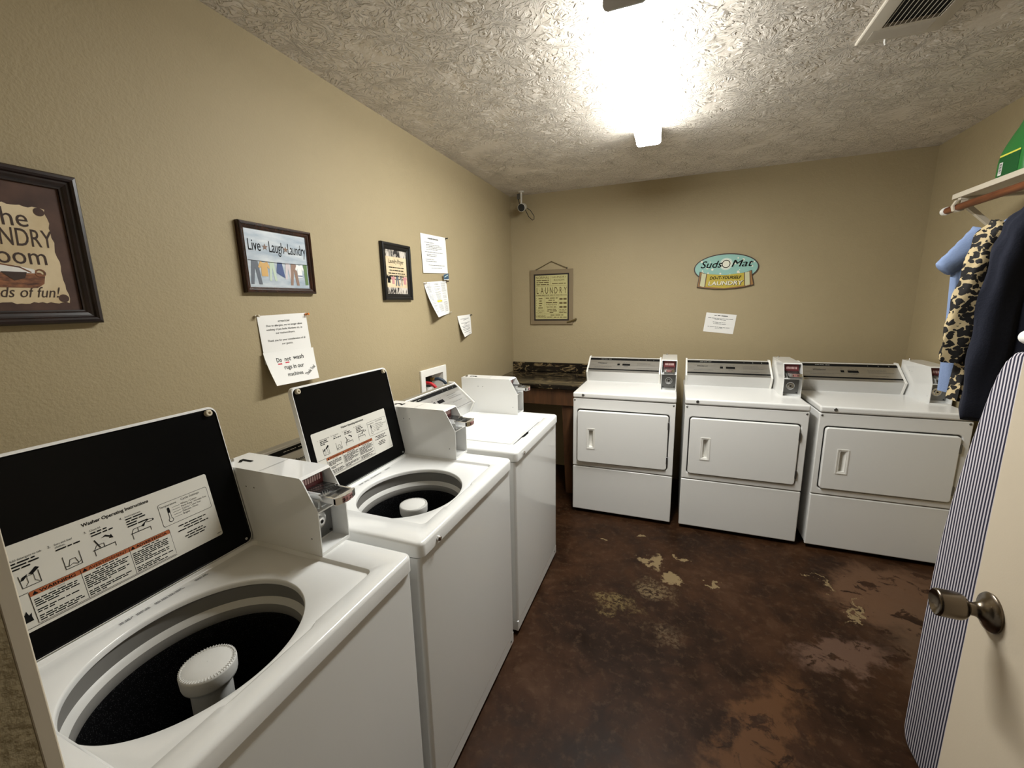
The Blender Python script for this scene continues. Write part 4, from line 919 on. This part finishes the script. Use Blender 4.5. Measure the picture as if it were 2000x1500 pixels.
def garment(name, label, mat, y, neck_z, sh_x, sh_z, hem_z, body_w, cuff, th, seed, cat='garment', hem_out=0., sleeve=True, elbow=None, cuff_r=.05, path=None, crease=1.):
    rnd = random.Random(seed); b = M(); n = 72; loops = []
    ph = [rnd.uniform(0, 6.28) for _ in range(6)]
    def fold(a_, t): return (sin(a_*7+ph[0]+t*1.3)*.4+sin(a_*12+ph[1]-t*2)*.35+sin(a_*19+ph[2]+t*3)*.2)
    for j in range(27):
        t = j/26
        z = neck_z+(hem_z-neck_z)*t
        # half width grows along the shoulder slope, then hangs
        if z > sh_z: w = .055+(sh_x-.055)*((neck_z-z)/max(neck_z-sh_z, 1e-3))**.9
        else: w = sh_x*.93+(body_w-sh_x*.93)*((sh_z-z)/(sh_z-hem_z))**.8
        d = th*(.40+.75*min(1, t*2.2))
        loops.append([(RX+w*cos(a_)*(1+.025*fold(a_, t)*t), y+(d*sin(a_)*(abs(sin(a_))**-.25 if abs(sin(a_)) > .05 else 1))+.019*fold(a_, t)*min(1, t*2)*(1 if abs(cos(a_)) < .95 else .3), z+.004*sin(a_*3+ph[3])*t) for a_ in [2*pi*k/n for k in range(n)]])
    b.loft(loops, mat, True, True)
    if sleeve:
        for sgn in (-1, 1):
            P = [Vector((RX+sgn*(sh_x-.055), y, sh_z+.018)), Vector((RX+sgn*(sh_x-.02), y-.004, sh_z-.035))]
            P += [Vector((RX+sgn*ex, y-.008, ez)) for ex, ez in (elbow or [(sh_x+.0, (sh_z+cuff[1])/2)])]+[Vector((RX+sgn*cuff[0], y-.006, cuff[1]))]
            if path: P = [Vector((RX+sgn*ex, y-.006, ez)) for ex, ez in path]
            pth = bez(P, 9); lo = []
            for i, p_ in enumerate(pth):
                t = i/(len(pth)-1); rr = .060*(1-t)+cuff_r*t; tt = (pth[min(i+1, len(pth)-1)]-pth[max(i-1, 0)]).normalized(); side = Vector((tt.z, 0, -tt.x))
                rr *= 1-.18*max(0, (t-.93)/.07)
                lo.append([p_+side*cos(a_)*rr*(1+crease*(.10*sin(4*a_+ph[4]+t*6)+.07*sin(t*34+a_*2)+.05*sin(9*a_-t*8)))+Vector((0, 1, 0))*sin(a_)*rr*.62*(1+crease*(.14*sin(3*a_+ph[5]-t*5)+.07*sin(t*27+ph[0]))) for a_ in [2*pi*k/32 for k in range(32)]])
            b.loft(lo, mat, True, True)
    c = Vector((RX, y, neck_z)); b.v = [v_-c for v_ in b.v]
    o = b.build(name, sharp=80); o.location = c; tag(o, label, cat)
    return o
hanger(2.08, 'wire hanger carrying the navy garment'); hanger(2.30, 'wire hanger carrying the leopard print garment', .74); hanger(2.43, 'wire hanger carrying the light blue garment', .5)
garment('navy_sweatshirt', 'plain navy garment hanging nearest the door on the clothes rod', 'navy_fleece', 2.08, 1.885, .205, 1.79, 1.10, .215, (.225, 1.105), .050, 3, elbow=[(.212, 1.62), (.222, 1.35)], cuff_r=.052)
garment('leopard_print_top', 'leopard print top with gathered cuffs hanging on the clothes rod', 'leopard', 2.295, 1.875, .175, 1.77, 1.135, .205, (.212, 1.285), .044, 5, elbow=[(.180, 1.60), (.204, 1.44)], cuff_r=.047)
garment('light_blue_shirt', 'light blue fleece shirt hanging behind the leopard print top', 'blue_fleece', 2.425, 1.845, .222, 1.68, 1.145, .178, (.240, 1.646), .038, 9, path=[(.115, 1.775), (.175, 1.715), (.236, 1.652)], cuff_r=.034, crease=.35)

# ------------------------------------------------------------------ ironing board standing on its end behind the door
BX, BY = 2.285, 1.567
r = thing('ironing_board', 'ironing board with a navy striped cover standing on end behind the door', 'ironing board', (BX, BY, 0))
prof = []
half = [(0, 1.405), (.028, 1.40), (.055, 1.375), (.075, 1.335), (.090, 1.29), (.105, 1.225), (.124, 1.14), (.142, 1.05), (.162, .93), (.178, .80), (.187, .66), (.190, .5), (.190, .11), (.1895, .075), (.187, .05), (.181, .03), (.170, .014), (.155, .006), (.13, .003)]
prof = [(y_, z_) for y_, z_ in half]+[(-y_, z_) for y_, z_ in half[:0:-1]]
g = M(); mid = (0, .7)
ins = lambda k, x_: [(x_, y_*(1-k/.19), mid[1]+(z_-mid[1])*(1-k/.7)) for y_, z_ in prof]
g.loft([ins(.006, .014), ins(.0, .010), ins(.0, -.006), ins(.004, -.012), ins(.012, -.0145)], 'ticking_stripe', True, True)
g.build('striped_cover', r, sharp=60)
lg = M().tube([(.030, -.05, .12), (.030, -.05, 1.40), (.030, -.05, 1.437)], .010, 'cap_white', 12).tube([(.030, .05, .12), (.030, .05, 1.437)], .010, 'cap_white', 12)
lg.tube([(.030, -.09, 1.437), (.030, .055, 1.437)], .013, 'cap_white', 14); lg.build('folded_leg', r)
for sgn in (-1, 1):
    yy = .045 if sgn > 0 else -.085
    M().lathe([(.013, -.014), (.0185, -.012), (.0195, 0), (.0195, .02), (.017, .030), (.010, .036), (.0005, .038)], (.030, yy, 1.437), (0, sgn, 0), 'cap_white', 24).build('foot_cap', r)
M().tube([(.030+.018*cos(radians(q)), .055, 1.475+.022*sin(radians(q))) for q in range(0, 361, 20)], .0018, 'zinc', 6).build('wire_loop', r)
rr_ = M().tube([(.022, -.12, .05), (.026, -.13, .3), (.026, -.02, .9)], .008, 'cap_white', 10).tube([(.022, .12, .05), (.026, .13, .3), (.026, .02, .9)], .008, 'cap_white', 10); rr_.build('frame_tube', r)
